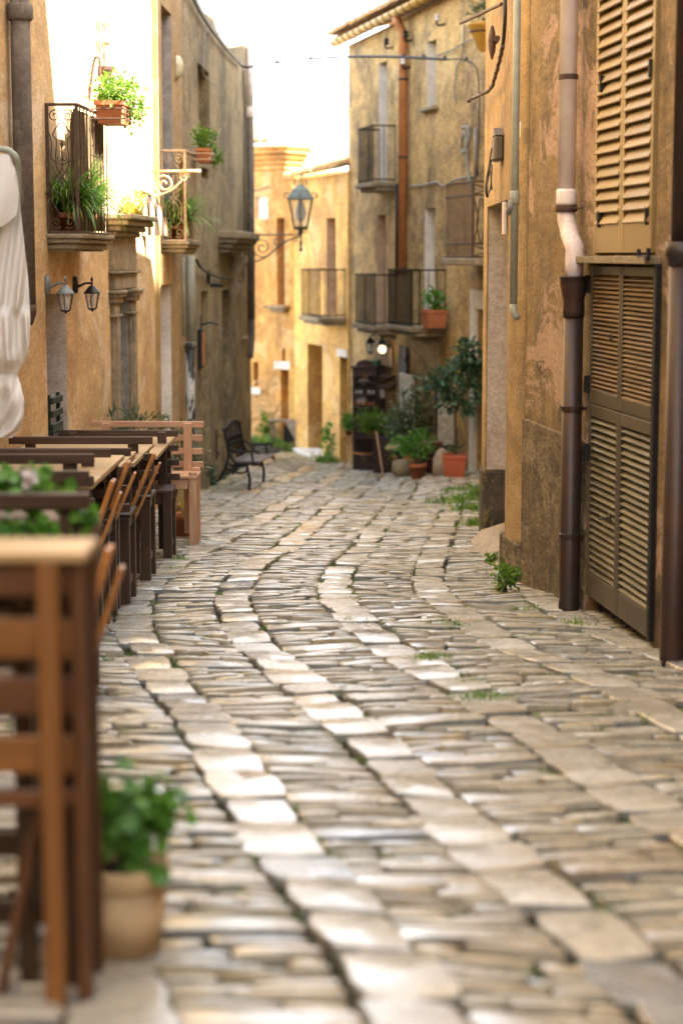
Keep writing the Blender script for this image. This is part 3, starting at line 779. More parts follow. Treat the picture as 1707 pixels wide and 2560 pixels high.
m2 = MB(); m2.lathe([(.062, zl2 - .11), (.068, zl2 - .08), (.078, zl2 - .06), (.078, zl2), (.06, zl2)], (0, 0, 0), 16); obj('socket', m2, M['rustp'], ep, True)
m2 = MB(); m2.tube([(0, 0, zl2 - .02), (0, 0, 6.0)], .052, 14); obj('upper_pipe', m2, M['rustp'], ep, True)

# ---- right: house with the deep doorway
h = house('doorway_house', 'combed ochre house with a deep doorway and a lichen stained foot', R2)
zlin = R2.at(1216, 519)[1]
s_j = 2.46
bodyz = 4.86
m2 = MB()
# wall above lintel + far pier, real depth
m2.span((.001, -3.0, zlin), (s_j, 0, bodyz), .004)
obj('wall', m2, M['r2'], h)
m2 = MB(); m2.span((s_j, -.02, -1.55 + .0), (R2.L, .0, bodyz), .006); obj('pier_face', m2, M['r2'], h)
zfoot = R2.at(1240, 1225)[1]
m2 = MB(); m2.span((s_j + .002, -3.0, zfoot), (R2.L - .004, -.006, bodyz - .01), .008); obj('pier', m2, M['r2j'], h)
m2 = MB(); m2.span((s_j - .012, -3.0, -1.6), (R2.L + .01, .018, zfoot), .02); obj('pier_foot', m2, M['base'], h)
m2 = MB(); m2.span((.05, -1.2, -1.6), (s_j, -.75, zlin + .05), .004); obj('door_back', M and m2, M['doorgrey'], h)
m2 = MB(); zr = R2.g(1.6)
rs = [(.05, .0), (.6, .06), (1.3, .12), (1.9, .16), (2.4, .17)]
vs = []; 
for (a, hh) in rs:
    zg_ = R2.g(a)
    vs += [(a, .14, zg_ - .03), (a, .03, zg_ + hh * .55), (a, -.2, zg_ + hh), (a, -.8, zg_ + hh + .02)]
m2.add(vs, [(4 * i + j, 4 * i + j + 1, 4 * i + j + 5, 4 * i + j + 4)[::-1] for i in range(4) for j in range(3)]); obj('ramp', m2, M['conc'], h, True)
# ---- blocks added out of sight to shade the lane and shape the sunlight
def shell(name, label, x0, y0, x1, y1, z1, mat_):
    o = obj(name, MB().span((x0, y0, -3.5), (x1, y1, z1), .01), mat_); tag(o, label, 'house'); return o
m2 = MB(); m2.prism([(15.8, -3.5), (18.95, -3.5), (18.95, 4.85), (18.72, 5.12), (17.75, 5.25), (17.7, 5.5), (15.8, 5.5)], lambda x, y, k: (1.75 + k * 3.2, x, y))
tag(obj('low_shade_block', m2, M['r2']), 'unseen low block, its sloping top shaped to edge the sunlight on the apricot house', 'house')  # added unseen block; its stepped top draws the sun patch's lower edge
shell('side_shade_block', 'unseen tall block on the right, added to keep sun off the left houses', 1.98, 18.97, 6, 23.7, 9.5, M['g'])  # added unseen block, keeps sun off the ochre and grey houses
shell('tall_shade_block', 'unseen tallest block behind the brown ochre facade, added to shade the grey house', 6.02, 21.5, 9.5, 31.0, 12.4, M['g'])  # added unseen block, extends the shade along the grey house

shell('rear_shade_block', 'unseen block behind the viewpoint, added to darken the foreground', -5, -6.5, 5, -3, 4.2, M['r2'])  # added behind the camera to cut skylight on the foreground
# ---- far houses
def gop(W, u0, u1, v0, v1, dep, ground=False): return op(W, u0, u1, v0, v1, dep, ground)
h = house('brown_ochre_house', 'tall brown ochre facade with three iron balconies and a tiled eave', G)
w1 = gop(G, 1066, 1090, 102, 268, .16); w2 = gop(G, 946, 967, 155, 460, .14); w3 = gop(G, 1060, 1086, 520, 820, .16); w4 = gop(G, 942, 964, 537, 815, .12)
w5 = gop(G, 944, 964, 900, 1150, .25, True); w6 = gop(G, 1193, 1215, 775, 1200, .2, True)
zev = G.at(880, 108)[1]
obj('wall', wall_mesh(G, 0, G.L, -3.0, zev, [w1, w2, w3, w4, w5, w6], 5), M['g'], h)
recess('window', M['greyw'], h, w1); recess('balcony_door', M['greyw'], h, w2); recess('balcony_door', M['greyw'], h, w3); recess('balcony_door', M['pinkw'], h, w4); recess('shop_door', M['cabwz'], h, w5); recess('side_door', M['stone'], h, w6)
for q_, m_ in ((w1, 'white'), (w2, 'white'), (w3, 'white'), (w4, 'pinkw')): jamb('window_jamb', M[m_], h, q_, True)
m2 = MB(); m2.span((w1[0] - .12, -.03, w1[2] - .05), (w1[1] + .12, .09, w1[2]), .006); obj('window_sill', m2, M['stone'], h)
m2 = MB(); m2.span((w6[0] - .22, -.02, w6[2]), (w6[0] - .01, .05, w6[3] + .25), .006); m2.span((w6[1] + .01, -.02, w6[2]), (w6[1] + .22, .05, w6[3] + .25), .006); m2.span((w6[0] - .0, -.02, w6[3] + .01), (w6[1] + .0, .045, w6[3] + .24), .006); obj('door_surround', m2, M['white'], h)
def tiled_roof(parent, s0, s1, ze, over, back, rise, mat_, pitch=.19, r=.075, x0=None):
    m_ = MB(); n = int((s1 - s0) / pitch)
    for k in range(n + 1):
        s = s0 + k * pitch; dz_ = random.uniform(-.012, .012)
        vs = []
        for q in range(2):
            yy = over + random.uniform(-.02, .02) if q == 0 else -back; z = ze + dz_ + (0 if q == 0 else rise)
            for j in range(6): a = pi * j / 5; vs.append((s + r * 1.25 * cos(a), yy, z + r * sin(a)))
        m_.add(vs, [(j, j + 1, j + 7, j + 6) for j in range(5)] + [(0, 1, 2, 3, 4, 5)])
    m_.add([(s0 - .1, over - .04, ze - .02), (s1 + .1, over - .04, ze - .02), (s1 + .1, -back, ze + rise - .02), (s0 - .1, -back, ze + rise - .02)], [(0, 1, 2, 3)])
    m_.add([(s0 - .1, over - .04, ze - .06), (s1 + .1, over - .04, ze - .06), (s1 + .1, -.02, ze - .05), (s0 - .1, -.02, ze - .05)], [(0, 3, 2, 1)])
    return obj('roof', m_, mat_, parent)
def gutter(parent, s0, s1, z, out, r, mat_, nb):
    m_ = MB(); vs = []
    for q in range(2):
        s = s0 if q == 0 else s1
        for j in range(9): a = pi + pi * j / 8; vs.append((s, out + r * cos(a), z + r * sin(a)))
        for j in range(9): a = 2 * pi - pi * j / 8; vs.append((s, out + (r - .012) * cos(a), z + (r - .012) * sin(a)))
    m_.add(vs, [(j, (j + 1) % 18, (j + 1) % 18 + 18, j + 18) for j in range(18)] + [tuple(range(18))[::-1], tuple(range(18, 36))])
    g_ = obj('gutter', m_, mat_, parent, True)
    for k in range(nb):
        s = s0 + (s1 - s0) * (k + .5) / nb; m_ = MB()
        m_.tube([(s, out + (r + .006) * cos(pi + pi * j / 8), z + (r + .006) * sin(pi + pi * j / 8)) for j in range(9)], .008, 4); obj('gutter_bracket', m_, M['ironb'], g_)
tiled_roof(h, -.3, G.L + .12, zev + .16, .30, 3.2, .75, M['tile'])
gutter(h, 0, G.L + .15, zev + .06, .20, .085, M['gutter'], 22)
sdp = G.s_(1007, 300, .08)
m2 = MB(); zdp = G.at(1007, 685, .08)[1]; m2.tube([(sdp, .19, zev), (sdp, .16, zev - .1), (sdp, .08, zev - .22), (sdp, .08, zdp)], .065, 12); q = obj('downpipe', m2, M['orangep'], h, True)
for z_ in (zev - .9, zev - 2.0): obj('pipe_clip', MB().lathe([(.07, z_), (.075, z_ + .01), (.075, z_ + .03), (.07, z_ + .04)], (sdp, .08, 0), 12), M['ironb'], q)
sdp2 = G.s_(991, 600, .05); m2 = MB(); m2.tube([(sdp2, .05, G.at(991, 460)[1]), (sdp2, .05, G.at(991, 690)[1])], .022, 8); obj('black_drain', m2, M['black'], h, True)
# plaster scroll corbel below the large balcony
zc_ = G.at(1070, 835)[1]; sc_ = G.s_(1100, 880)
m2 = MB(); prof = [(0, 0), (.44, 0), (.44, -.06), (.36, -.18), (.25, -.26), (.19, -.36), (.10, -.52), (.02, -.64), (0, -.64)]
m2.prism(prof, lambda x, y, k: (sc_ + .02 + k * .14, x, zc_ - .02 + y)); obj('corbel', m2, M['stone'], h)

h = house('yellow_house', 'bright yellow ochre house with one balcony and a narrow brown door', F)
f1 = gop(F, 816, 839, 545, 785, .15); f2 = gop(F, 769, 806, 862, 1133, .45, True); f3 = gop(F, 849, 869, 892, 1140, .2, True)
zef = F.at(800, 440)[1]
obj('wall', wall_mesh(F, 0, F.L, -3.2, zef, [f1, f2, f3], 4), M['f'], h)
recess('balcony_door', M['pinkw'], h, f1); jamb('window_jamb', M['pinkw'], h, f1, True); q = recess('door', M['stz'], h, f2); recess('door', M['greyw'], h, f3)
m2 = MB(); m2.lathe([(.02, 0), (.03, .02), (.02, .05)], ((f2[0] + f2[1]) / 2, -.40, -1.5), 8); obj('handle', m2, M['brass'], q)
m2 = MB(); m2.span((f3[0] - .08, -.02, f3[3]), (f3[1] + .08, .04, f3[3] + .12)); obj('lintel', m2, M['white'], h)
m2 = MB(); m2.span((f2[0] - .1, -.2, F.g(f2[0]) - .1), (f2[1] + .1, .25, F.g(f2[0]) + .07), .01); obj('doorstep', m2, M['white'], h)
m2 = MB(); s_, z_ = F.at(860, 965); m2.span((s_ - .1, -.19, z_ - .16), (s_ + .1, -.15, z_ + .16)); obj('letter_box', m2, M['irong'], h)
obj('drain_pipe', MB().tube([(F.s_(873, 600, .05), .05, -2.0), (F.s_(873, 600, .05), .05, zef)], .028, 8), M['f'], h)
tiled_roof(h, 0.0, F.L + .05, zef + .06, .22, 3.0, .9, M['tile'])

h = house('orange_house', 'orange ochre house with a moulded cornice and rubble stone base at the lane end', E)
e1 = gop(E, 692, 712, 545, 762, .2); e2 = gop(E, 702, 722, 925, 1090, .2); e3 = gop(E, 633, 646, 905, 965, .2); e4 = gop(E, 705, 713, 872, 905, .15); e_sun_patch = gop(E, 640, 670, 490, 548, .05)
zee = E.at(670, 425)[1]
qs = E.s_(738, 700), E.s_(727, 700)
obj('pilaster', MB().span((max(qs[0], .01), -.01, -3), (qs[1], .05, zee - .3), .006), M['f'], h)
e2 = (e2[0], e2[1], E.g(e2[0]) - .1, e2[3], .2)
obj('wall', wall_mesh(E, 0, E.L, -3.3, zee, [e1, e2, e3, e4, e_sun_patch], 4), M['e'], h)
recess('window', M['pinkw'], h, e1); recess('niche', M['e'], h, e2); recess('window', M['black'], h, e3); recess('slit', M['black'], h, e4); recess('window', M['white'], h, e_sun_patch)  # last one, in limewash: sunlit patch of wall put into colour, no window
m2 = MB(); m2.span((e1[0] - .16, -.02, e1[2] - .07), (e1[1] + .16, .2, e1[2] - .01), .01); m2.span((e1[0] - .08, -.02, e1[2] - .14), (e1[1] + .08, .13, e1[2] - .071), .01); obj('window_sill', m2, M['stone'], h)
m2 = MB(); m2.span((e2[0] - .2, -.02, e2[3] + .01), (e2[1] + .15, .03, e2[3] + .16), .008); obj('lintel', m2, M['white'], h)
m2 = MB(); m2.span((e3[0] - .1, -.02, e3[2] - .16), (e3[1] + .1, .05, e3[2] - .03), .008); obj('window_sill', m2, M['white'], h)
m2 = MB()
for k, (oo, hh) in enumerate(((.05, .10), (.10, .10), (.16, .09), (.24, .10), (.30, .05))): m2.span((.25 - oo, -.5, zee + k * .095), (E.L, oo, zee + k * .095 + hh), .012)
obj('cornice', m2, M['e'], h)
tiled_roof(h, .5, E.L, zee + .5, .3, 3, .8, M['tile'])
random.seed(9)
blk = MB(); blk.lathe([(.3, 0), (.95, .15), (1.0, .4), (.7, .8), (.2, 1)], (0, 0, 0), 7)
me = blk.mesh('rubble_stone', M['rub'], True)
zb0 = E.g(.8)
for k in range(170):
    s_ = random.uniform(.12, 1.4); zz = zb0 + random.uniform(.15, 1.15) * (1 if s_ > .7 else .7)
    if e2[0] - .05 < s_ < e2[1] + .05: continue
    q = obj('rubble_stone', me, None, h); q.location = (s_, -.012, zz); q.rotation_euler = (-pi / 2, 0, 0)
    r = random.uniform(.035, .075); q.scale = (r * random.uniform(1, 1.6), r, .03)
    q.rotation_euler = (-pi / 2, random.uniform(-.5, .5), 0)
    q.scale = (r * random.uniform(1, 1.6), r, .028)

# ------------------------------------------------------------------ balconies
def bar_balcony(label, W, u_far, u_corner, u_near, v_top, v_bot, out, nlong, nend, group, mat_='bars'):
    """iron bar balcony: u_far..u_corner long front, u_corner..u_near end towards the camera"""
    sc = W.s_(u_corner, v_bot, out); sf = W.s_(u_far, v_bot, out)
    z0 = W.at(u_corner, v_bot, out)[1]; z1 = W.at(u_corner, v_top, out)[1]
    t = thing('iron_balcony', label, 'balcony', W.w(sc, 0, z0), W.ang, group)
    L = sf - sc; hgt = z1 - z0
    m_ = MB(); m_.span((-.06, -.02, -.07), (L + .06, out + .05, -.0), .012); m_.span((-.03, -.02, -.13), (L + .03, out - .03, -.071), .012); obj('slab', m_, M['stone'], t)
    m_ = MB(); m_.span((-.012, 0, hgt - .014), (.012, out + .012, hgt + .008)); m_.span((.013, out - .012, hgt - .014), (L + .012, out + .012, hgt + .008)); m_.span((L - .012, 0, hgt - .014), (L + .011, out - .013, hgt + .008)); obj('top_rail', m_, M[mat_], t)
    m_ = MB(); m_.span((-.01, 0, .03), (.01, out + .01, .05)); m_.span((.011, out - .01, .03), (L + .01, out + .01, .05)); obj('bottom_rail', m_, M[mat_], t)
    me = MB().span((-.0048, -.0048, .0), (.0048, .0048, hgt - .014), .001).mesh('baluster', M[mat_])
    for k in range(nlong + 1):
        q = obj('baluster', me, None, t); q.location = (L * k / nlong, out, 0)
    for k in range(1, nend + 1):
        for s_ in (0, L):
            q = obj('baluster', me, None, t); q.location = (s_, out * (1 - k / nend) + .012, 0)
    return t, L, hgt
GB = 'black iron balconies of the far facades'
bar_balcony('iron balcony highest on the brown ochre facade', G, 896, 933, 972, 313, 455, .34, 14, 2, GB)
bar_balcony('iron balcony beside the orange pipe, left of the one with a planter', G, 888, 937, 972, 687, 815, .33, 19, 2, GB)
bal, bL, bH = bar_balcony('iron balcony holding a terracotta planter on the brown ochre facade', G, 970, 1031, 1104, 675, 818, .46, 24, 4, GB)
bar_balcony('iron balcony on the bright yellow house', F, 754, 801, 848, 674, 795, .42, 16, 3, GB)

def foliage(mb, c, rad, n, L, W, clumps=10, rnd=False, droop=0.0):
    c = Vector(c)
    cl = []
    for _ in range(clumps):
        d = Vector((random.gauss(0, 1), random.gauss(0, 1), random.gauss(0, 1))).normalized() * random.uniform(.35, .9)
        cl.append((Vector((d.x * rad[0], d.y * rad[1], d.z * rad[2])), random.uniform(.25, .45)))
    for k in range(n):
        q, r = random.choice(cl)
        o_ = Vector((random.gauss(0, r) * rad[0], random.gauss(0, r) * rad[1], random.gauss(0, r) * rad[2]))
        p = c + q * .8 + o_ * .8
        d = (p - c).normalized() + Vector((random.gauss(0, .6), random.gauss(0, .6), random.gauss(0, .5) - droop))
        sc = random.uniform(.6, 1.25)
        if rnd: mb.rleaf(p, d + Vector((0, 0, .6)), L * sc * .5, 7)
        else: mb.leaf(p, d, L * sc, W * sc)
    return mb
def pot_round(t, r_top, r_bot, hgt, rim, mat_, n=20):
    m_ = MB(); m_.lathe([(r_bot, 0), (r_bot + (r_top - r_bot) * .75, hgt - rim), (r_top * .93, hgt - rim - .002)], (0, 0, 0), n); obj('pot', m_, mat_, t, True)
    m_ = MB(); m_.lathe([(r_top * .97, hgt - rim), (r_top, hgt - rim * .8), (r_top * 1.01, hgt - rim * .2), (r_top, hgt), (r_top * .9, hgt), (r_top * .85, hgt - .012)], (0, 0, 0), n); obj('rim', m_, mat_, t, True)
    m_ = MB(); m_.lathe([(r_top * .86, hgt - .014), (.01, hgt - .008)], (0, 0, 0), n); obj('soil', m_, M['soil'], t)
def pot_square(t, wx, wy, hgt, rim, mat_, taper=.82):
    m_ = MB()
    def ring(k, z): return [(sx * wx / 2 * k, sy * wy / 2 * k, z) for sx, sy in ((-1, -1), (1, -1), (1, 1), (-1, 1))]
    vs = ring(taper, 0) + ring(.97, hgt - rim)
    m_.add(vs, [(0, 1, 5, 4), (1, 2, 6, 5), (2, 3, 7, 6), (3, 0, 4, 7), (3, 2, 1, 0)]); obj('pot', m_, mat_, t)
    m_ = MB(); vs = ring(1.0, hgt - rim) + ring(1.05, hgt - rim * .9) + ring(1.05, hgt) + ring(.95, hgt) + ring(.93, hgt - .02)
    m_.add(vs, [(4 * r + i, 4 * r + (i + 1) % 4, 4 * r + 4 + (i + 1) % 4, 4 * r + 4 + i) for r in range(4) for i in range(4)]); obj('rim', m_, mat_, t)
    m_ = MB(); m_.add(ring(.94, hgt - .02), [(0, 1, 2, 3)]); obj('soil', m_, M['soil'], t)

# planter on the G balcony
s0g = G.s_(1031, 818, .46)
pz = bal.location.z
t = thing('balcony_planter', 'terracotta planter with leafy shrubs behind the bars of the large balcony', 'planter', G.w(G.s_(1070, 800, .3) , .22, pz), G.ang)
pot_square(t, .34, .28, .24, .05, M['terra'])
m2 = MB(); foliage(m2, (0, 0, .36), (.2, .17, .17), 260, .075, .04, 9); obj('foliage', m2, M['lf_green'], t)

# scroll balconies on the left
def scroll_balcony(label, W, u_a, u_c, u_far, v_top, v_bot, ironm, group, reeds=True):
    """near end panel u_a..u_c (scrollwork, faces the camera), long side u_c..u_far"""
    # wall plane point at u_a gives s; corner gives out
    sA, zt_ = W.at(u_a, v_top); zb_ = W.at(u_a, v_bot)[1]
    P = W.w(sA, 0, 0)
    r = ray(u_c, (v_top + v_bot) / 2); nrm = W.d
    tt = P.dot(nrm) / r.dot(nrm); out = (Vector((r.x * tt, r.y * tt, 0)) - P).dot(W.n)
    sF = W.s_(u_far, v_bot, out); L = sA - sF; hgt = zt_ - zb_
    t = thing('wrought_balcony', label, 'balcony', W.w(sA, 0, zb_), W.ang, group)
    # local: x toward the camera (0 = near end, -L = far end), y out
    m_ = MB()
    for k, (o_, z0_, z1_) in enumerate(((.05, -.035, -.0), (.03, -.07, -.036), (.0, -.115, -.071), (-.03, -.13, -.116))): m_.span((-L - o_, -.02, z0_), (o_, out + o_, z1_), .010)
    obj('slab', m_, M['stone'], t)
    m_ = MB(); m_.span((-.014, 0, hgt - .012), (.014, out + .014, hgt + .01)); m_.span((-L, out - .012, hgt - .012), (-.0141, out + .014, hgt + .01)); obj('top_rail', m_, ironm, t)
    m_ = MB(); m_.span((-.012, 0, .0), (.012, out + .012, .02)); m_.span((-L, out - .01, .0), (-.0121, out + .012, .02)); obj('bottom_rail', m_, ironm, t)
    for (yy) in (.012, out): 
        m_ = MB(); m_.span((-.013, yy - .013, .0), (.013, yy + .013, hgt - .012)); obj('post', m_, ironm, t)
    # scroll panel in the (y, z) plane at x = 0
    wp = out - .03; c = .02 + wp / 2; R = .0045
    fn = lambda y, z: Vector((0, y, z)); m_ = MB()
    for sg in (-1, 1):
        q = wp * .25
        # bottom and top volutes
        m_.tube(spiral((c + sg * q, q * 1.05 + .03), .012, q * .95, sg * 1.2, sg * 1.2 + sg * -2.6 * pi if sg > 0 else pi - 1.2 + 2.6 * pi, 26, fn) if False else spiral((c + sg * q, q * 1.05 + .03), .010, q * .92, (0 if sg > 0 else pi), (0 if sg > 0 else pi) + (-sg) * 2.75 * pi, 28, fn), R, 5)
        m_.tube(spiral((c + sg * q, hgt - q * 1.05 - .03), .010, q * .92, (0 if sg > 0 else pi), (0 if sg > 0 else pi) + sg * 2.75 * pi, 28, fn), R, 5)
        A = [(c + sg * wp * .06, q * 1.9 + .03), (c + sg * wp * .34, hgt * .23), (c + sg * wp * .20, hgt * .27), (c + sg * wp * .22, hgt * .38), (c - sg * wp * .22, hgt * .52), (c - sg * wp * .2, hgt * .72), (c - sg * wp * .33, hgt * .77), (c - sg * wp * .06, hgt - q * 1.9 - .03)]
        m_.tube(smooth_path([fn(*p) for p in A], 5), R, 5)
        A = [(c + sg * wp * .46, hgt * .2), (c + sg * wp * .36, hgt * .27), (c + sg * wp * .38, hgt * .40), (c - sg * wp * .02, hgt * .52), (c + sg * wp * .38, hgt * .58), (c + sg * wp * .38, hgt * .70), (c + sg * wp * .47, hgt * .78)]
        m_.tube(smooth_path([fn(*p) for p in A], 4), R, 5)
        m_.tube(spiral((c + sg * wp * .12, hgt * .585), .006, wp * .11, pi / 2, pi / 2 - sg * 1.7 * pi, 14, fn), R * .9, 5)
    m_.tube([fn(c, hgt * .5), fn(c, hgt * .68)], R, 5); m_.tube([fn(c, hgt * .66), fn(c, hgt * .69), fn(c, hgt * .74)], [.004, .013, .001], 6)
    m_.tube([fn(c, hgt * .2), fn(c, hgt * .44)], R, 5)
    obj('scroll_panel', m_, ironm, t, True)
    # bars of the long side and reed screening
    me = MB().span((-.005, -.005, .0), (.005, .005, hgt - .014), .001).mesh('baluster', ironm)
    nb = int(L / .13)
    for k in range(1, nb + 1):
        q = obj('baluster', me, None, t); q.location = (-L * k / nb, out, 0)
    if reeds:
        m_ = MB(); x = -.05
        while x > -L + .03:
            top_ = hgt * random.choice((.97, .95, .92, .9)); bot_ = hgt * random.uniform(.25, .42) if random.random() < .8 else .03
            m_.tube([(x, out - .03 + random.uniform(-.01, .006), bot_), (x + random.uniform(-.012, .012), out - .03, (bot_ + top_) / 2), (x + random.uniform(-.01, .01), out - .026, top_)], random.uniform(.008, .013), 5)
            x -= random.uniform(.011, .02)
        x = -.06
        while x > -L + .03:
            top_ = hgt * random.uniform(.86, .96); bot_ = hgt * random.uniform(.2, .4)
            m_.tube([(x, out - .05, bot_), (x + random.uniform(-.01, .01), out - .052, top_)], random.uniform(.008, .012), 4); x -= random.uniform(.014, .034)
        x = -.04
        while x > -L + .03:
            m_.tube([(x, out - .026, .03), (x + random.uniform(-.006, .006), out - .026, hgt * random.uniform(.20, .30))], .006, 4); x -= .024
        obj('reed_screen', m_, M['reed'], t)
    return t, L, out, hgt, sA, zb_
SB = 'scrollwork balconies of the left houses'
b1, bl1, bo1, bh1, sA1, zb1 = scroll_balcony('rust brown scrollwork balcony screened with reeds on the apricot house', LW, 113, 194, 270, 261, 584, M['ironb'], SB)
b2, bl2, bo2, bh2, sA2, zb2 = scroll_balcony('cream scrollwork balcony on the narrow ochre house', LC, 402, 463, 492, 376, 603, M['ironc'], SB)
def spider_plant(label, W, s, o_, z, n, L, r):
    t = thing('grassy_potted_plant', label, 'potted plant', W.w(s, o_, z), W.ang)
    pot_round(t, r, r * .72, r * 1.7, r * .4, M['terra'], 14)
    m_ = MB()
    for _ in range(n):
        a = random.uniform(0, 2 * pi); e = random.uniform(.5, 2.4)
        m_.blade((random.gauss(0, r * .3), random.gauss(0, r * .3), r * 1.6), (cos(a), sin(a), e), L * random.uniform(.6, 1.15), .016, random.uniform(.9, 2.4), 7)
    obj('foliage', m_, M['lf_grass'], t); return t
spider_plant('arching grassy plant in a pot at the near end of the reed screened balcony', LW, sA1 - .25, bo1 * .52, zb1, 320, .52, .095)
spider_plant('arching grassy plant in a pot halfway along the reed screened balcony', LW, sA1 - .85, bo1 * .55, zb1, 340, .62, .095)
spider_plant('pale arching grassy plant spilling from the cream balcony', LC, sA2 - .28, bo2 * .55, zb2, 340, .60, .10)
def hung_box(label, W, s, o_, z, wx, wy, hgt, leafmat, flowers, ironm, nl=700, rad=None):
    t = thing('hanging_planter', label, 'planter', W.w(s, o_, z), W.ang)
    pot_square(t, wx, wy, hgt, .035, M['terra'], .8)
    m_ = MB(); hw, hd = wx / 2 + .02, wy / 2 + .02
    for zz in (.03, hgt * .62):
        m_.tube([(-hw, -hd - .05, zz), (-hw, hd, zz), (hw, hd, zz), (hw, -hd - .05, zz)], .006, 5)
    for x in (-hw, 0, hw): m_.tube([(x, hd, .03), (x, hd, hgt * .62)], .006, 5); m_.tube([(x, -hd, .03), (x, hd, .03)], .005, 5)
    obj('wire_basket', m_, ironm, t)
    m_ = MB(); rad = rad or (wx * .62, wy * 1.0, .13); foliage(m_, (0, .02, hgt + .09), rad, nl, .042, .03, 16)
    foliage(m_, (-wx * .3, wy * .7, hgt - .05), (wx * .4, wy * .5, .14), nl // 3, .04, .028, 8, False, .8)
    obj('foliage', m_, leafmat, t)
    m_ = MB()
    for _ in range(flowers):
        p = Vector((random.uniform(-.6, .6) * wx, wy * random.uniform(.3, 1.0), hgt + random.uniform(-.18, .22)))
        for _ in range(8): m_.leaf(p + Vector((random.gauss(0, .012),) * 3), (random.gauss(0, 1), random.gauss(0, 1), random.gauss(0, 1)), .022, .018)
    if flowers: obj('blossom', m_, M['petal'], t)
    return t
s_, z_ = LW.at(285, 312, bo1 + .12); hung_box('hanging planter of leafy yellow green flowers outside the reed screened balcony', LW, LW.s_(285, 312, bo1 + .12), bo1 + .12, z_, .46, .22, .17, M['lf_lime'], 4, M['ironb'], 900, (.27, .19, .15))
s_, z_ = LC.at(512, 408, bo2 + .12); hung_box('terracotta trough with white flowers on the cream balcony rail', LC, s_, bo2 + .12, z_, .42, .15, .15, M['lf_lime'], 9, M['ironc'], 700, (.25, .14, .12))
# plant on the portal cornice
s_, z_ = LW.at(315, 565, .12)
t = thing('ledge_plant', 'yellowish trailing plant on the stone portal cornice', 'plant', LW.w((sa + sb) / 2, .12, z2 + .08), LW.ang)
m2 = MB()
for _ in range(70):
    a = random.uniform(0, 2 * pi); m2.blade((random.gauss(0, .08), random.gauss(0, .04), 0), (cos(a), sin(a), random.uniform(.4, 2)), random.uniform(.12, .26), .022, random.uniform(.6, 2.2), 5)
foliage(m2, (0, 0, .12), (.16, .1, .1), 150, .06, .022, 8); obj('foliage', m2, M['lf_gold'], t)
# striped awning flap
s_, z_ = LW.at(380, 490, .1)
t = thing('striped_awning', 'rolled down striped awning cloth hanging beside the cream balcony', 'awning', LW.w(LW.s_(392, 520, .12), 0, LW.at(392, 590, .1)[1]), LW.ang)
m2 = MB(); hh = LW.at(392, 480, .1)[1] - LW.at(392, 590, .1)[1]
n1, n2 = 20, 8
for j in range(n2 + 1):
    for i in range(n1 + 1):
        x = i / n1; y = j / n2
        m2.v.append((-.05 + .25 * (1 - x) + .02 * sin(x * 19 + y), .0 + .23 * x * (1 - .55 * y * y), y * hh * (1 - .12 * x)))
m2.f += [(j * (n1 + 1) + i, j * (n1 + 1) + i + 1, (j + 1) * (n1 + 1) + i + 1, (j + 1) * (n1 + 1) + i) for j in range(n2) for i in range(n1)]
obj('cloth', m2, M['stripe'], t, True)
m2 = MB(); m2.tube([(.22, .0, hh + .01), (-.05, .13, hh * .9)], .012, 8); obj('pole', m2, M['ironc'], t)

# ------------------------------------------------------------------ lanterns
def lantern_parts(t, c, r, hgt, n=6, cap=None, frame=None, bulb=True, pane=True, crown=False):
    """tapering lantern hung with its cap eave centre at c; r = radius at the eave"""
    c = Vector(c); cap = cap or M['lantern']; frame = frame or M['lantern']
    zb = -hgt * .55; rb = r * .58
    m_ = MB(); m_.lathe([(r * 1.16, 0), (r * 1.16, hgt * .03), (r * .95, hgt * .10), (r * .55, hgt * .24), (r * .25, hgt * .31), (r * .14, hgt * .33)] if not crown else [(r * 1.12, 0), (r * 1.12, hgt * .03), (r * .62, hgt * .22), (r * .36, hgt * .27), (r * .34, hgt * .29), (r * .2, hgt * .3)], c, n); obj('cap', m_, cap, t, not crown)
    m_ = MB(); m_.lathe([(rb * 1.12, zb - hgt * .03), (rb * 1.12, zb)], c, n); m_.lathe([(rb * .8, zb - hgt * .07), (rb * .9, zb - hgt * .031)], c, n); m_.lathe([(.003, zb - hgt * .14), (rb * .25, zb - hgt * .11), (rb * .3, zb - hgt * .071)], c, 8)
    for k in range(n):
        a = 2 * pi * k / n; m_.tube([c + Vector((r * .98 * cos(a), r * .98 * sin(a), 0)), c + Vector((rb * cos(a), rb * sin(a), zb))], r * .055, 4)
    fr = obj('frame', m_, frame, t)
    if pane:
        for k in range(n):
            a, b = 2 * pi * k / n, 2 * pi * (k + 1) / n; q = .95
            m_ = MB(); m_.add([c + Vector((r * q * cos(a), r * q * sin(a), -.002)), c + Vector((r * q * cos(b), r * q * sin(b), -.002)), c + Vector((rb * q * cos(b), rb * q * sin(b), zb)), c + Vector((rb * q * cos(a), rb * q * sin(a), zb))], [(0, 1, 2, 3)]); obj('pane', m_, M['glass'], fr)
    if bulb:
        m_ = MB(); m_.lathe([(.004, -hgt * .46), (r * .32, -hgt * .40), (r * .42, -hgt * .28), (r * .34, -hgt * .16), (r * .18, -hgt * .06), (r * .16, -.0)], c, 10); obj('globe', m_, M['bulb'], t, True)
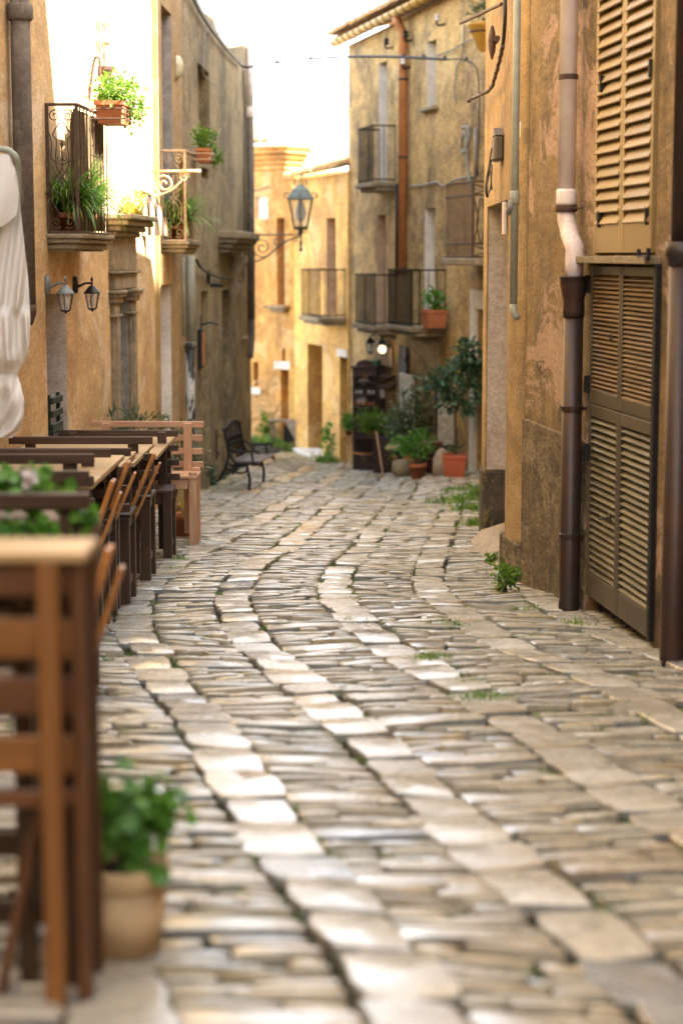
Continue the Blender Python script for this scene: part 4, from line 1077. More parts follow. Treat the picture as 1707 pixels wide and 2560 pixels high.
def wall_lantern(label, W, u, v, cap_m, group):
    s_, z_ = W.at(u, v); t = thing('wall_lantern', label, 'lantern', W.w(s_, 0, z_), W.ang, group)
    m_ = MB(); m_.lathe([(.012, -.07), (.026, -.055), (.030, 0), (.026, .055), (.012, .07)], (0, .012, 0), 10); obj('back_plate', m_, cap_m, t, True)
    m_ = MB(); m_.tube(smooth_path([(0, .02, -.02), (0, .06, -.005), (0, .10, .012), (0, .155, .012)], 4), [.013] * 4 + [.010] * 9, 7)
    m_.lathe([(.004, -.02), (.011, -.01), (.006, .006), (.013, .018), (.010, .03), (.004, .04), (.001, .05)], (0, .15, .02), 8); obj('arm', m_, cap_m, t, True)
    lantern_parts(t, (0, .15, -.07), .062, .21, 6, cap_m, M['lantern'])
    return t
WL = 'pair of lanterns on the apricot house'
wall_lantern('verdigris lantern beside the reed balcony, left of its black twin', LW, 114, 712, M['verdi'], WL)
wall_lantern('black wall lantern to the right of the verdigris one', LW, 184, 712, M['lantern'], WL)
# street lamp at the far corner
zl_ = LD.at(632, 588)[1]; s0l = .12
sl = thing('street_lamp', 'old hexagonal street lantern on a scrolled iron bracket at the grey house corner', 'street lamp', LD.w(s0l, 0, zl_), LD.ang)
arm = at(752, 588, 31.4).x - LD.w(s0l, 0, 0).x
m2 = MB(); m2.tube([(0, .0, 0), (0, arm, 0)], .013, 8); m2.span((-.03, 0, -.42), (.03, .02, .06)); 
fn = lambda y, z: Vector((0, y, z))
m2.tube(smooth_path([fn(.01, -.38), fn(.12, -.42), fn(.3, -.33), fn(.5, -.16), fn(.72, -.05), fn(.85, -.03)], 5), .013, 6)
m2.tube(spiral((.2, -.2), .02, .16, 0, 3.6 * pi, 34, fn), .012, 6)
m2.tube(spiral((.46, -.12), .015, .09, pi, -2.2 * pi, 26, fn), .010, 6)
m2.tube(spiral((.73, -.08), .01, .05, 0, 2.5 * pi, 16, fn), .010, 6)
obj('bracket', m2, M['irong'], sl, True)
m2 = MB(); m2.lathe([(.03, 0), (.045, .03), (.03, .06), (.022, .10)], (0, arm, 0), 10); m2.lathe([(.003, -.28), (.035, -.24), (.012, -.19), (.03, -.14), (.012, -.08), (.02, 0)], (0, arm, 0), 8)
for k in range(4):
    a = k * pi / 2 + .4; m2.tube(smooth_path([(0, arm, .06), (.10 * cos(a), arm + .10 * sin(a), .04), (.11 * cos(a), arm + .11 * sin(a), .14)], 4), .008, 5)
obj('holder', m2, M['irong'], sl, True)
lantern_parts(sl, (0, arm, .56), .218, .78, 6, M['lantv'], M['irong'], True, True, True)
m2 = MB()
for k in range(2):
    a = k * pi / 2 + .3; m2.tube([(.10 * cos(q) * cos(a) * 1.0, arm + .10 * cos(q) * sin(a), .785 + .18 * sin(q)) for q in [pi * j / 10 for j in range(11)]], .011, 5)
for k in range(6):
    a = 2 * pi * k / 6; m2.tube([Vector((0, arm, .56)) + Vector(((.235 + .05 * sin(q)) * cos(a), (.26 + .05 * sin(q)) * sin(a), .03 + .04 * (1 - cos(q)))) for q in [pi * 1.3 * j / 6 for j in range(7)]], .007, 4)
obj('crown', m2, M['irong'], sl, True)
# sunlit lamp bracket on the apricot house
s_, z_ = LW.at(392, 432); lb = thing('scrolled_bracket', 'sunlit pale scrolled iron bracket near the striped awning', 'bracket', LW.w(.12, 0, z_), LW.ang)
m2 = MB(); L_ = .42; m2.tube([(0, 0, 0), (0, L_, 0)], .012, 8); m2.tube([(0, L_ * .7, 0), (0, L_ + .08, .0)], .018, 8)
m2.tube(spiral((.13, -.13), .015, .11, 0, 3.4 * pi, 26, fn), .012, 6); m2.tube(spiral((.33, -.06), .01, .055, pi, -2 * pi, 18, fn), .010, 6); m2.tube(smooth_path([fn(.0, -.3), fn(.08, -.24), fn(.2, -.19), fn(.3, -.1)], 4), .011, 6)
obj('bracket', m2, M['ironc'], lb, True)
# insulator bracket high on the sunlit wall
s_, z_ = LW.at(248, 205); ins = thing('insulator_bracket', 'old wire bracket with four insulators high on the sunlit wall', 'bracket', LW.w(s_, 0, z_), LW.ang)
m2 = MB(); m2.lathe([(.03, -.05), (.05, 0), (.05, .06), (.07, .10), (.07, .13)], (0, .06, 0), 8); m2.tube([(0, .05, .12), (-.05, .05, .3), (-.05, .05, .52)], .006, 5); m2.tube([(0, .05, .12), (.07, .05, .3), (.07, .05, .52)], .006, 5); obj('arms', m2, M['ironb'], ins)
for (x, z) in ((-.05, .34), (-.05, .5), (.07, .34), (.07, .5)): obj('insulator', MB().lathe([(.02, 0), (.045, .02), (.03, .05), (.045, .06), (.03, .09)], (x, .06, z - .03), 8), M['china'], ins)
s_, z_ = LW.at(222, 262); o = obj('rusty_wall_hook', MB().tube(smooth_path([(0, .0, 0), (0, .05, .35), (0, .09, .38), (0, .1, .34), (0, .1, .1)], 4), .012, 6), M['ironb']); o.location = LW.w(s_, 0, z_); o.rotation_euler = (0, 0, LW.ang); tag(o, 'rusty bent iron hook above the reed screened balcony', 'hook')

# cream bulkhead lamp on ochre house
s_, z_ = LC.at(440, 168); t = thing('bulkhead_lamp', 'cream half dome lamp high on the narrow ochre house', 'wall lamp', LC.w(s_, 0, z_), LC.ang)
m2 = MB()
for j in range(9):
    for i in range(10): 
        a = pi * i / 9 - pi / 2; e = pi * j / 8 - pi / 2
        m2.v.append((.09 * sin(a) * cos(e), .075 * cos(a) * cos(e) + .01, .13 * sin(e)))
m2.f += [(j * 10 + i, j * 10 + i + 1, (j + 1) * 10 + i + 1, (j + 1) * 10 + i) for j in range(8) for i in range(9)]
obj('dome', m2, M['cream'], t, True); m2 = MB(); m2.span((-.1, -.002, -.14), (.1, .012, .14)); obj('back_plate', m2, M['stone'], t)

# ------------------------------------------------------------------ pipes and cables of the left houses
def wall_pipe(name, label, W, u, v0, v1, r, out, mat_, cat='downpipe', parts=None, n=12):
    s_, z0 = W.at(u, v1, out); z1 = W.at(u, v0, out)[1]
    t = thing(name, label, cat, W.w(s_, out, z0), W.ang)
    obj('pipe', MB().tube([(0, 0, 0), (0, 0, z1 - z0)], r, n), mat_, t, True)
    return t, z0, z1
t, z0, z1 = wall_pipe('cement_downpipe', 'thick cement downpipe with a collar near the hanging white cloth', LW, 67, -300, 780, .068, .085, M['cement'])
zz = LW.at(67, 62, .085)[1] - z0
obj('collar', MB().lathe([(.07, zz), (.088, zz + .015), (.088, zz + .10), (.080, zz + .115)], (0, 0, 0), 14), M['cement'], t, True)
obj('foot_clamp', MB().lathe([(.04, -.09), (.05, -.07), (.072, .0), (.072, .05)], (0, 0, 0), 12), M['ironb'], t, True)
t, z0, z1 = wall_pipe('grey_green_downpipe', 'grey green downpipe below the cream balcony', LC, 478, 640, 852, .052, .10, M['conduit'])
t, z0, z1 = wall_pipe('peeling_downpipe', 'cast iron pipe foot with peeling white and black paint', LC, 478, 856, 1200, .055, .10, None)
pm = NM('peeling_paint'); P_ = pm.pos((4, 4, 1)); M['peel'] = pm.out(pm.mix(pm.ramp(pm.noise(P_, 3, 6, .7), .5, .53), (.02, .02, .022), (.5, .5, .46)), .5)
t.children[0].data.materials.clear(); t.children[0].data.materials.append(M['peel'])
obj('socket', MB().lathe([(.06, z1 - z0 - .06), (.066, z1 - z0 - .05), (.066, z1 - z0), (.05, z1 - z0 + .01)], (0, 0, 0), 12), M['peel'], t, True)
t, z0, z1 = wall_pipe('thin_conduit', 'thin pale conduit with a bent top under the cream balcony', LC, 460, 640, 840, .016, .05, M['conduit'], 'conduit', None, 8)
obj('bend', MB().tube(smooth_path([(0, 0, z1 - z0), (0, .005, z1 - z0 + .05), (-.03, .02, z1 - z0 + .07), (-.06, .02, z1 - z0 + .02)], 4), .016, 8), M['conduit'], t, True)
t, z0, z1 = wall_pipe('corner_downpipe', 'grey downpipe, pale above and dark below, at the grey house corner', LD, 626, 118, 292, .055, .06, M['pvcw'])
s_c, zlow = LD.at(626, 800, .06)
obj('lower_pipe', MB().tube([(0, 0, zlow - z0), (0, 0, 0)], .058, 12), M['cement'], t, True)
obj('socket', MB().lathe([(.062, -.02), (.07, 0), (.07, .14), (.06, .15)], (0, 0, 0), 12), M['pvc'], t, True)
obj('shoe', MB().tube(smooth_path([(0, 0, zlow - z0), (0, .0, zlow - z0 - .2), (.05, -.01, zlow - z0 - .45), (.1, -.02, zlow - z0 - .6)], 4), .055, 10), M['cement'], t, True)
pm_ = LD.w(.3, -.05, tops[0][1] - .1)
o = obj('antenna_mast', MB().tube([(0, 0, 0), (0, 0, 2.6)], .018, 6), M['ironb']); o.location = (at(617, 115, 31.2).x, 31.2, at(617, 115, 31.2).z - .1); tag(o, 'thin rusty antenna mast on the grey house roof corner', 'mast')
# cable across the lane
pts = [LD.w(*[LD.s_(u, v, .05), .05], LD.at(u, v, .05)[1]) for (u, v) in ((470, -30), (510, 45), (560, 115), (600, 158))]
e0 = LD.w(LD.s_(613, 168, .12), .12, LD.at(613, 168, .12)[1]); e1 = G.w(G.s_(1165, 152, .15), .15, G.at(1165, 152, .15)[1])
pts.append(e0)
for k in range(1, 12):
    f = k / 12; p = e0.lerp(e1, f); p.z += .10 * sin(pi * f) ; pts.append(p)
pts.append(e1); s_, z_ = G.at(1196, 300, .05)
pts += [G.w(G.s_(1196, 200, .05), .05, G.at(1196, 200, .05)[1]), G.w(G.s_(1193, 440, .05), .05, G.at(1193, 440, .05)[1])]
t = thing('lane_cable', 'black cable strung across the lane from the grey house to the brown facade', 'cable', (0, 0, 0))
sp_ = smooth_path(pts, 4); obj('cable', MB().tube(sp_, [.019 if q < len(sp_) - 12 else .009 for q in range(len(sp_))], 6), M['wire'], t, True)
me = MB().lathe([(.004, 0), (.022, .015), (.022, .035), (.004, .06)], (0, 0, 0), 6).mesh('cable_clip', M['wire'])
for k in range(5, 17):
    if random.random() < .75: q = obj('cable_clip', me, None, t); q.location = pts[k] + Vector((0, 0, -.005))
# twisted cable low on the grey house
def cable(name, label, pts, r, mat_, n=6):
    o = obj(name, MB().tube(smooth_path(pts, n), r, 6), mat_, None, True); tag(o, label, 'cable'); return o
def wp(W, u, v, o_): return W.w(W.s_(u, v, o_), o_, W.at(u, v, o_)[1])
cable('twisted_cable', 'twisted dark cable sagging along the grey house below the corbel', [wp(LD, u, v, .05) for u, v in ((492, 650), (505, 672), (540, 690), (580, 697), (618, 700))], .018, M['wire'])
cable('loose_wire', 'thin pale wire dangling beside the high window of the grey house', [wp(LD, u, v, .03) for u, v in ((514, 65), (511, 120), (508, 180), (520, 198), (535, 210))], .009, M['wireg'])
cable('roof_cable', 'grey cable climbing the corner of the grey house', [wp(LD, u, v, .03) for u, v in ((608, 175), (612, 300), (611, 450), (612, 590), (610, 700))], .014, M['wire'])
s_, z_ = LD.at(518, 700); t = thing('wall_spotlight', 'small black spotlight on the grey house above its doorways', 'wall lamp', LD.w(s_, 0, z_), LD.ang)
obj('bracket', MB().span((-.03, 0, -.05), (.03, .04, .12)), M['iron'], t); obj('head', MB().span((-.05, .041, -.09), (.05, .2, -.045), .01), M['iron'], t)
s_, z_ = LD.at(502, 812); t = thing('iron_bracket', 'small black iron bracket by the peeling pipe', 'bracket', LD.w(s_, 0, z_), LD.ang)
obj('plate', MB().span((-.02, 0, -.12), (.02, .015, .12)), M['iron'], t); obj('arm', MB().tube([(0, .01, .0), (0, .12, .03), (0, .22, 0)], .012, 6), M['iron'], t)
s_, z_ = LD.at(497, 872); t = thing('meter_box', 'black edged orange meter box beside the peeling pipe', 'box', LD.w(s_, 0, z_), LD.ang)
obj('box', MB().span((-.14, 0, -.24), (.14, .05, .24)), M['black'], t); obj('lid', MB().span((-.12, .051, -.2), (.13, .066, .2)), M['orangep'], t)
s_, z_ = LD.at(539, 1112); o = obj('iron_catch', MB().span((-.03, 0, -.2), (.03, .03, .2)).span((-.02, .031, .1), (.02, .06, .13)).span((-.02, .031, -.13), (.02, .06, -.1)), M['ironb']); o.location = LD.w(s_, 0, z_); o.rotation_euler = (0, 0, LD.ang); tag(o, 'rusty iron door catch on the grey house behind the iron bench', 'door catch')

# ------------------------------------------------------------------ services on the right houses
t, z0, z1 = wall_pipe('wall_conduit', 'grey green conduit pipe running down beside the deep doorway', R2, 1283, -300, 760, .024, .06, M['conduit'], 'conduit')
z_e = R2.at(1283, 512, .06)[1] - z0
obj('coupling', MB().lathe([(.026, z_e), (.032, z_e + .005), (.032, z_e + .08), (.026, z_e + .085)], (0, 0, 0), 10), M['conduit'], t, True)
obj('elbow', MB().tube(smooth_path([(0, .02, z_e + .02), (.0, .03, z_e - .03), (.09, .03, z_e - .045), (.22, .0, z_e - .04)], 4), .022, 8), M['wireg'], t, True)
obj('pipe_end', MB().tube([(0, 0, .0), (0, 0, -.04), (-.04, -.02, -.09)], .024, 8), M['conduit'], t, True)
s_, z_ = R2.at(1255, 372); t = thing('junction_box', 'dark green junction box with loose wires above the deep doorway', 'junction box', R2.w(s_, 0, z_), R2.ang)
obj('box', MB().span((-.16, 0, -.09), (.16, .07, .09), .02), M['louvf'], t); m2 = MB(); m2.prism([(-.16, 0), (.16, 0), (0, .06)], lambda x, y, k: (x, .005 + k * .06, .091 + y)); obj('hood', m2, M['louvf'], t)
obj('loose_wires', MB().tube(smooth_path([(.1, .08, -.05), (.12, .1, -.2), (-.02, .1, -.32), (-.14, .09, -.26), (-.08, .08, -.12)], 5), .005, 5).tube(smooth_path([(.05, .08, -.08), (.18, .1, -.25), (.24, .09, -.34)], 5), .012, 5).tube(smooth_path([(-.05, .08, .0), (.0, .09, -.1), (-.1, .08, -.3)], 5), .006, 5), M['wire'], t)
pts = [wp(R2, u, v, .06) for u, v in ((1261, -40), (1262, 30), (1259, 85), (1255, 118))]
pts2 = [wp(R2, u, v, .07) for u, v in ((1255, 118), (1248, 150), (1237, 190), (1222, 225))] + [R2.w(2.95, .12, R2.at(1208, 250)[1]), R2.w(3.3, .10, R2.at(1198, 258)[1])]
cable('wall_cable', 'straight dark cable from above to the iron pin over the deep doorway', pts, .014, M['wire'])
o = cable('rope_cable', 'twisted rope like cable looping past the edge of the deep doorway house', pts2, .013, M['ironb'])
m2 = MB(); P_ = smooth_path(pts2, 14)
for k, p in enumerate(P_[:-1]):
    q = P_[k + 1] - p; a = q.orthogonal().normalized(); b = q.normalized().cross(a); an = k * .9
    m2.lathe([(.002, -.012), (.010, 0), (.002, .012)], p + (a * cos(an) + b * sin(an)) * .009, 5)
obj('twist', m2, M['ironb'], o)
o = obj('iron_pin', MB().tube([(-.11, .05, 0), (.11, .05, 0)], .022, 8).lathe([(.006, -.14), (.024, -.08), (.03, .0), (.02, .06), (.01, .1)], (0, .08, 0), 8), M['ironb']); o.location = R2.w(R2.s_(1257, 100), 0, R2.at(1257, 100)[1]); o.rotation_euler = (0, 0, R2.ang); tag(o, 'rusty iron pin holding the twisted cable over the doorway', 'pin')
a, b = wp(R2, 1253, 10, .02), R2.w(2.9, .28, at(1148, 58, 16.0).z)
o = obj('iron_rod', MB().tube([a, b], .014, 6), M['ironb']); tag(o, 'slanting rusty iron rod sticking out high on the doorway house', 'rod')
b2_ = at(1150, 58, 15.9); 
o.data = MB().tube([a, b2_], .014, 6).mesh('iron_rod', M['ironb'])
o = obj('door_number_plate', MB().span((-.03, 0, -.05), (.03, .008, .05)), M['cream']); o.location = R1.w(R1.s_(1302, 324, .055), .056, R1.at(1302, 324, .055)[1]); o.rotation_euler = (0, 0, R1.ang); tag(o, 'small cream plate on the pilaster near the grey green conduit', 'plate')
o = obj('cable_cover', MB().span((-.03, 0, -.11), (.03, .02, .11)), M['pvcw']); o.location = R1.w(R1.L - .06, .05, R1.at(1289, 545)[1]); o.rotation_euler = (0, 0, R1.ang); tag(o, 'slim white cable cover beside the conduit at doorway height', 'cable cover')
# rusty balcony and clay flower tub at the side of the far facade
sB = G.s_(1180, 600, .42); zB = G.at(1180, 645, .42)[1]; zT = G.at(1180, 452, .42)[1]
t = thing('rusty_balcony', 'rusty red brown ornate iron balcony half hidden by the doorway house', 'balcony', G.w(sB, 0, zB), G.ang)
hh = zT - zB
obj('slab', MB().span((-.35, -.02, -.09), (1.25, .47, 0), .015), M['stone'], t)
m2 = MB()
for z in (.0, .16, hh - .18, hh - .02): m2.span((-.01, .0, z), (.012, .42, z + .025)); m2.span((.013, .40, z), (1.2, .425, z + .025))
obj('rails', m2, M['ironb'], t)
m2 = MB()
for y in (.01, .41): m2.span((-.012, y - .012, 0), (.012, y + .012, hh))
for k in range(4): m2.tube([(0, .02 + .1 * k, .18), (0, .07 + .1 * k, hh * .45), (0, .02 + .1 * k, hh - .2)], .010, 5); m2.tube([(0, .1 + .1 * k, .18), (0, .04 + .1 * k, hh * .5), (0, .1 + .1 * k, hh - .2)], .010, 5)
m2.tube([(0, .03, .02), (0, .4, .15)], .009, 5); m2.tube([(0, .4, .02), (0, .03, .15)], .009, 5); m2.tube([(0, .03, hh - .16), (0, .4, hh - .04)], .009, 5); m2.tube([(0, .4, hh - .16), (0, .03, hh - .04)], .009, 5)
obj('end_panel', m2, M['ironb'], t)
me = MB().span((-.008, -.004, .0), (.008, .004, hh - .02), .001).mesh('baluster', M['ironb'])
for k in range(18): q = obj('baluster', me, None, t); q.location = (.06 + k * .065, .412, 0)
pp = at(1207, 82, 23.0)
t = thing('hanging_basket', 'ochre patterned conical flower tub high beside the doorway house', 'flower tub', pp)
obj('tub', MB().lathe([(.02, -.22), (.05, -.2), (.17, .06), (.195, .08), (.195, .11), (.16, .11)], (0, 0, 0), 18), M['gutter'], t, True)
m2 = MB(); foliage(m2, (0.02, 0, .2), (.18, .15, .16), 260, .06, .03, 8); obj('foliage', m2, M['lf_olive'], t)
obj('rope_band', MB().lathe([(.148, .0), (.166, .012), (.162, .024)], (0, 0, 0), 18), M['ironb'], t)
cable('grey_cable_coil', 'coiled grey cable hanging on the brown facade', [wp(G, u, v, .05) for u, v in ((1155, 320), (1168, 318), (1172, 345), (1162, 380), (1152, 370), (1160, 330), (1166, 360), (1168, 420), (1178, 470))], .02, M['wireg'])
cable('pale_cable', 'pale wavy cable across the brown facade between the balconies', [wp(G, u, v, .03) for u, v in ((1022, 466), (1060, 462), (1090, 455), (1110, 465), (1140, 448), (1185, 440))], .013, M['wireg'])
cable('dangling_cable', 'thin grey cable hanging from the eave of the brown facade', [wp(G, u, v, .03) for u, v in ((1160, 60), (1154, 140), (1142, 170), (1136, 220), (1140, 260))], .010, M['wireg'])
cable('upper_wire', 'thin black wire slanting up to the right side of the brown facade', [wp(G, u, v, .05) for u, v in ((1090, 140), (1130, 125), (1165, 105), (1195, 95))], .010, M['wire'])
t, z0, z1 = wall_pipe('thin_wall_pipe', 'thin grey pipe at the right end of the brown facade', G, 1187, 320, 450, .022, .05, M['wireg'], 'conduit')
for (u, v, lb) in ((982, 118, 'black cable hook left of the orange downpipe under the eave'), (1030, 100, 'black cable hook right of the orange downpipe under the eave'), (1025, 168, 'white insulator hook below the eave by the orange downpipe'), (1112, 60, 'white insulator high on the right of the brown facade')):
    s_, z_ = G.at(u, v); t = thing('cable_hook', lb, 'cable hook', G.w(s_, 0, z_), G.ang)
    obj('hook', MB().tube(smooth_path([(0, 0, 0), (0, .09, -.02), (0, .12, .03), (0, .1, .07)], 4), .014, 6), M['iron'], t)
    obj('insulator', MB().lathe([(.02, 0), (.045, .02), (.03, .05), (.045, .07), (.02, .1)], (0, .1, .03), 8), M['china'] if 'white' in lb else M['iron'], t)

# ------------------------------------------------------------------ benches, tables, chairs
def bench(label, x_end, y_back, length, facing, kind, group, hb=.97, hs=.56, dep=.42, low=4):
    """slatted bench, back along x; x_end = street end; facing +1 seat beyond the back (away from camera), -1 seat before it"""
    X, Yv, Z = (M[kind + 'x'], M[kind + 'y'], M[kind + 'z'])
    t = thing('slatted_bench', label, 'bench', (x_end, y_back, gz(x_end - .4, y_back)), 0, group)
    f = facing
    for k in range(low):
        z = hb - .025 - k * .112
        q = obj('back_slat', MB().span((-length + random.uniform(0, .012), -.018 * f - .014, z - .025), (random.uniform(-.012, .004), -.018 * f + .014, z + .025), .004), X, t); q.rotation_euler = (0, random.uniform(-.006, .006), random.uniform(-.006, .006))
    for x in (-.13, -length + .14):
        a, b = sorted((.0 * f, .045 * f)); obj('back_post', MB().span((x - .034, a, .05), (x + .034, b, hb - .01), .004), Z, t)
    for k in range(4):
        y0, y1 = sorted((f * (.055 + k * dep * .245), f * (.055 + k * dep * .245 + .082)))
        obj('seat_slat', MB().span((-length + .02, y0, hs - .025), (-.02, y1, hs), .004), X, t)
    for x in (-.06, -length + .07):
        for y in (.075, dep - .01): obj('leg', MB().span((x - .033, f * y - .028, -.03), (x + .033, f * y + .028, hs + (.03 if kind == 'lt' else -.026)), .004), Z, t)
        a, b = sorted((f * .12, f * (dep - .05))); obj('side_rail', MB().span((x - .02, a, hs - .1), (x + .02, b, hs - .03), .004), Yv, t)
        obj('stretcher', MB().span((x - .018, a, .1), (x + .018, b, .15), .004), Yv, t)
    obj('front_rail', MB().span((-length + .11, f * (dep - .01) - .018, hs - .11), (-.1, f * (dep - .01) + .018, hs - .028), .004), X, t)
    return t
BG = 'dark slatted benches in rows along the left houses'
def endx(u, v, Y): return at(u, v, Y).x
bdat = [(225, 1184, 7.9, 'dark bench nearest the planter, with reddish worn top rail'), (239, 1136, 9.55, 'dark bench whose thick top rail shows two round knots'), (278, 1128, 10.45, 'dark bench just behind the knotted one'),
        (329, 1098, 11.45, 'dark bench with the longest plain rail, in front of the second table'), (381, 1090, 12.75, 'dark bench with orange tinted rail end by the farthest table')]
for (u, v, Y, lb) in bdat:
    x = endx(u, v, Y); ln = x - (xl(Y) + .06); bench(lb, x, Y, min(ln, 1.15), 1, 'dk', BG)
x = endx(448, 1084, 14.75); bench('dark bench facing the camera, next to the pale pine bench', x, 14.75, .96, -1, 'dk', BG)
x = endx(509, 1063, 15.95); bench('pale pine bench at the far end of the row, facing the camera', x, 15.95, .95, -1, 'lt', None, .985, .58)
def table(label, x_end, y0, y1, length, zt, group):
    t = thing('wooden_table', label, 'table', (x_end, y0, gz(x_end - .4, (y0 + y1) / 2)), 0, group); d = y1 - y0
    n = max(2, int(d / .12))
    for k in range(n): obj('top_plank', MB().span((-length, d * k / n + .001, zt - .028), (0, d * (k + 1) / n - .001, zt), .003), M['tbx'], t)
    obj('apron', MB().span((-length + .05, .04, zt - .11), (-.05, .07, zt - .03)), M['dkx'], t); obj('apron', MB().span((-length + .05, d - .07, zt - .11), (-.05, d - .04, zt - .03)), M['dkx'], t)
    for x in (-.06, -length + .06):
        for y in (.055, d - .055): obj('leg', MB().span((x - .03, y - .028, -.03), (x + .03, y + .028, zt - .03)), M['dkz'], t)
    return t
TG = 'honey coloured tables between the benches'
for (un, vn, uf, vf, lb) in ((405, 1120, 428, 1104, 'honey topped table farthest along the bench row'), (350, 1142, 374, 1124, 'honey topped table second farthest, behind the longest dark rail'), (298, 1161, 319, 1137, 'honey topped table in the middle of the row'), (268, 1190, 280, 1160, 'honey topped table just beyond the reddish dark bench')):
    def solve(u, v, zt=.86):
        d = ray(u, v); tt = (CAMZ - zt) / (-d.z - SLOPE * d.y); return d.x * tt, d.y * tt
    x1, y1_ = solve(un, vn); x2, y2_ = solve(uf, vf)
    table(lb, (x1 + x2) / 2, y1_, max(y2_, y1_ + .45), (x1 + x2) / 2 - xl(y1_) - .1, .86, TG)
def folding_chair(label, top, tilt, group, rz=0.0, Ln=.92):
    """folded slatted chair leaning sideways; top = upper end"""
    t = thing('folding_chair', label, 'chair', (top.x, top.y, gz(top.x, top.y)), rz, group)
    zt = top.z - t.location.z; dx = -zt * tilt
    for y in (-.17, -.04, .10):
        pass
    for y in (0, .075): obj('rail', MB().bar((dx, y, -.01), (0, y, zt), .032, .022, .003), M['orz'], t)
    for y in (.02, .055): obj('rail', MB().bar((dx * .93 + .03, y, .06), (.035, y, zt * .93), .03, .016, .003), M['orz'], t)
    for k in range(6):
        f = .35 + .09 * k; c = Vector((dx * (1 - f), .0375, zt * f)); obj('seat_slat', MB().box(c, (.014, .12, .038), .003), M['ory'], t)
    for f in (.08, .2, .94): c = Vector((dx * (1 - f), .0375, zt * f)); obj('cross_bar', MB().tube([c + Vector((0, -.06, 0)), c + Vector((0, .06, 0))], .009, 6), M['ory'], t)
    return t
FC = 'orange folding chairs leaning on the tables'
for (u, v, Y, tl, lb) in ((385, 1134, 12.25, .42, 'folded orange chair leaning by the second farthest table'), (321, 1155, 10.85, .40, 'folded orange chair leaning by the middle table'), (282, 1202, 9.3, .36, 'folded orange chair leaning behind the leafy planter'), (272, 1372, 5.6, .30, 'blurred folded orange chair close behind the tall stand')):
    folding_chair(lb, at(u, v, Y), tl, FC)

# planter trough near the camera
p = at(225, 1232, 5.95); gx = gz(p.x, p.y)
t = thing('planter_trough', 'wooden planter trough with bright leaves behind the tall stand', 'planter', (p.x, p.y, gx)); zt = p.z - gx
obj('top_rail', MB().span((-1.25, -.02, zt - .05), (0, .02, zt), .005), M['dkx'], t)
for x in (-.07, -1.15): obj('post', MB().span((x - .03, .021, -.03), (x + .03, .07, zt - .01), .004), M['dkz'], t)
for k in range(3): obj('side_board', MB().span((-1.2, .072, zt - .34 + k * .082), (-.01, .095, zt - .262 + k * .082), .003), M['stx'], t)
obj('box', MB().span((-1.2, .096, zt - .36), (-.01, .33, zt - .10), .003), M['stx'], t)
m2 = MB(); foliage(m2, (-.5, .15, zt - .02), (.40, .10, .085), 420, .055, .05, 22, True); foliage(m2, (-.28, -.01, zt - .12), (.25, .04, .05), 90, .055, .05, 10, True); foliage(m2, (-.9, .12, zt - .04), (.3, .08, .12), 200, .055, .05, 12, True); foliage(m2, (-.03, .05, zt - .09), (.035, .05, .05), 40, .04, .035, 4, True); obj('foliage', m2, M['lf_green'], t)
m2 = MB(); foliage(m2, (-.20, .02, zt + .045), (.03, .03, .03), 40, .03, .03, 4, True); obj('blossom', m2, M['petal'], t)

# tall slatted stand closest to the camera
pb = gp(215, 2500); Yb = pb.y
p = at(222, 1345, Yb + .24); q = at(222, 1405, Yb - .03)
t = thing('slatted_stand', 'tall reddish brown slatted wooden stand closest to the camera, very blurred', 'stand', (pb.x, Yb, gz(pb.x, Yb)))
zt = q.z - t.location.z + .02
xr_ = at(222, 1800, Yb).x - pb.x; xe = at(222, 1400, Yb).x - pb.x
for k in range(3): obj('top_plank', MB().span((-.8, -.03 + k * .07, zt - .022), (xe, .036 + k * .07, zt), .004), M['tbx'], t)
xm = at(125, 1800, Yb - .03).x - pb.x
obj('front_post', MB().span((xm - .022, -.03, -.02), (xm + .022, .0, zt - .024), .004), M['soz'], t)
obj('leg', MB().span((xr_ - .032, .0, -.03), (xr_ - .004, .045, zt - .024), .004), M['stz'], t)
obj('leg', MB().span((xr_ - .034, .20, -.03), (xr_ - .006, .24, zt - .024), .004), M['stz'], t)
obj('leg', MB().span((-.7, .0, -.03), (-.66, .045, zt - .024), .004), M['stz'], t)
zof = lambda v: at(120, v, Yb + .02).z - t.location.z
for (va, vb, mk) in ((1408, 1488, 'st'), (1545, 1645, 'so'), (1690, 1782, 'st'), (1838, 1930, 'so'), (1972, 2015, 'st')):
    obj('slat', MB().span((-.72, .005, zof(vb)), (xr_ - .034, .026, zof(va)), .004), M[mk + 'x'], t)
for (va, vb) in ((1470, 1570), (1655, 1690), (1900, 1985), (2150, 2215), (2330, 2390)):
    obj('back_slat', MB().span((-.72, .21, zof(vb)), (xr_ - .036, .232, zof(va)), .004), M['dkx'], t)
obj('brace', MB().bar((xm - .13, .06, -.01), (xm - .04, .06, zt * .42), .03, .02), M['stz'], t)
obj('brace', MB().bar((xr_ - .05, .13, .0), (xm - .03, .13, zt * .38), .03, .02), M['dkz'], t)

bx = at(205, 1400, pb.y + .55).x
bench('dark bench right behind the tall stand at the lower left, strongly blurred', bx, pb.y + .52, .9, 1, 'dk', BG, .93, .56)
obj('leg', MB().span((xr_ - .075, .10, -.03), (xr_ - .045, .14, zt - .03), .004), M['dkz'], t)
obj('leg', MB().span((xm - .10, .12, -.03), (xm - .06, .16, zt - .03), .004), M['dkz'], t)

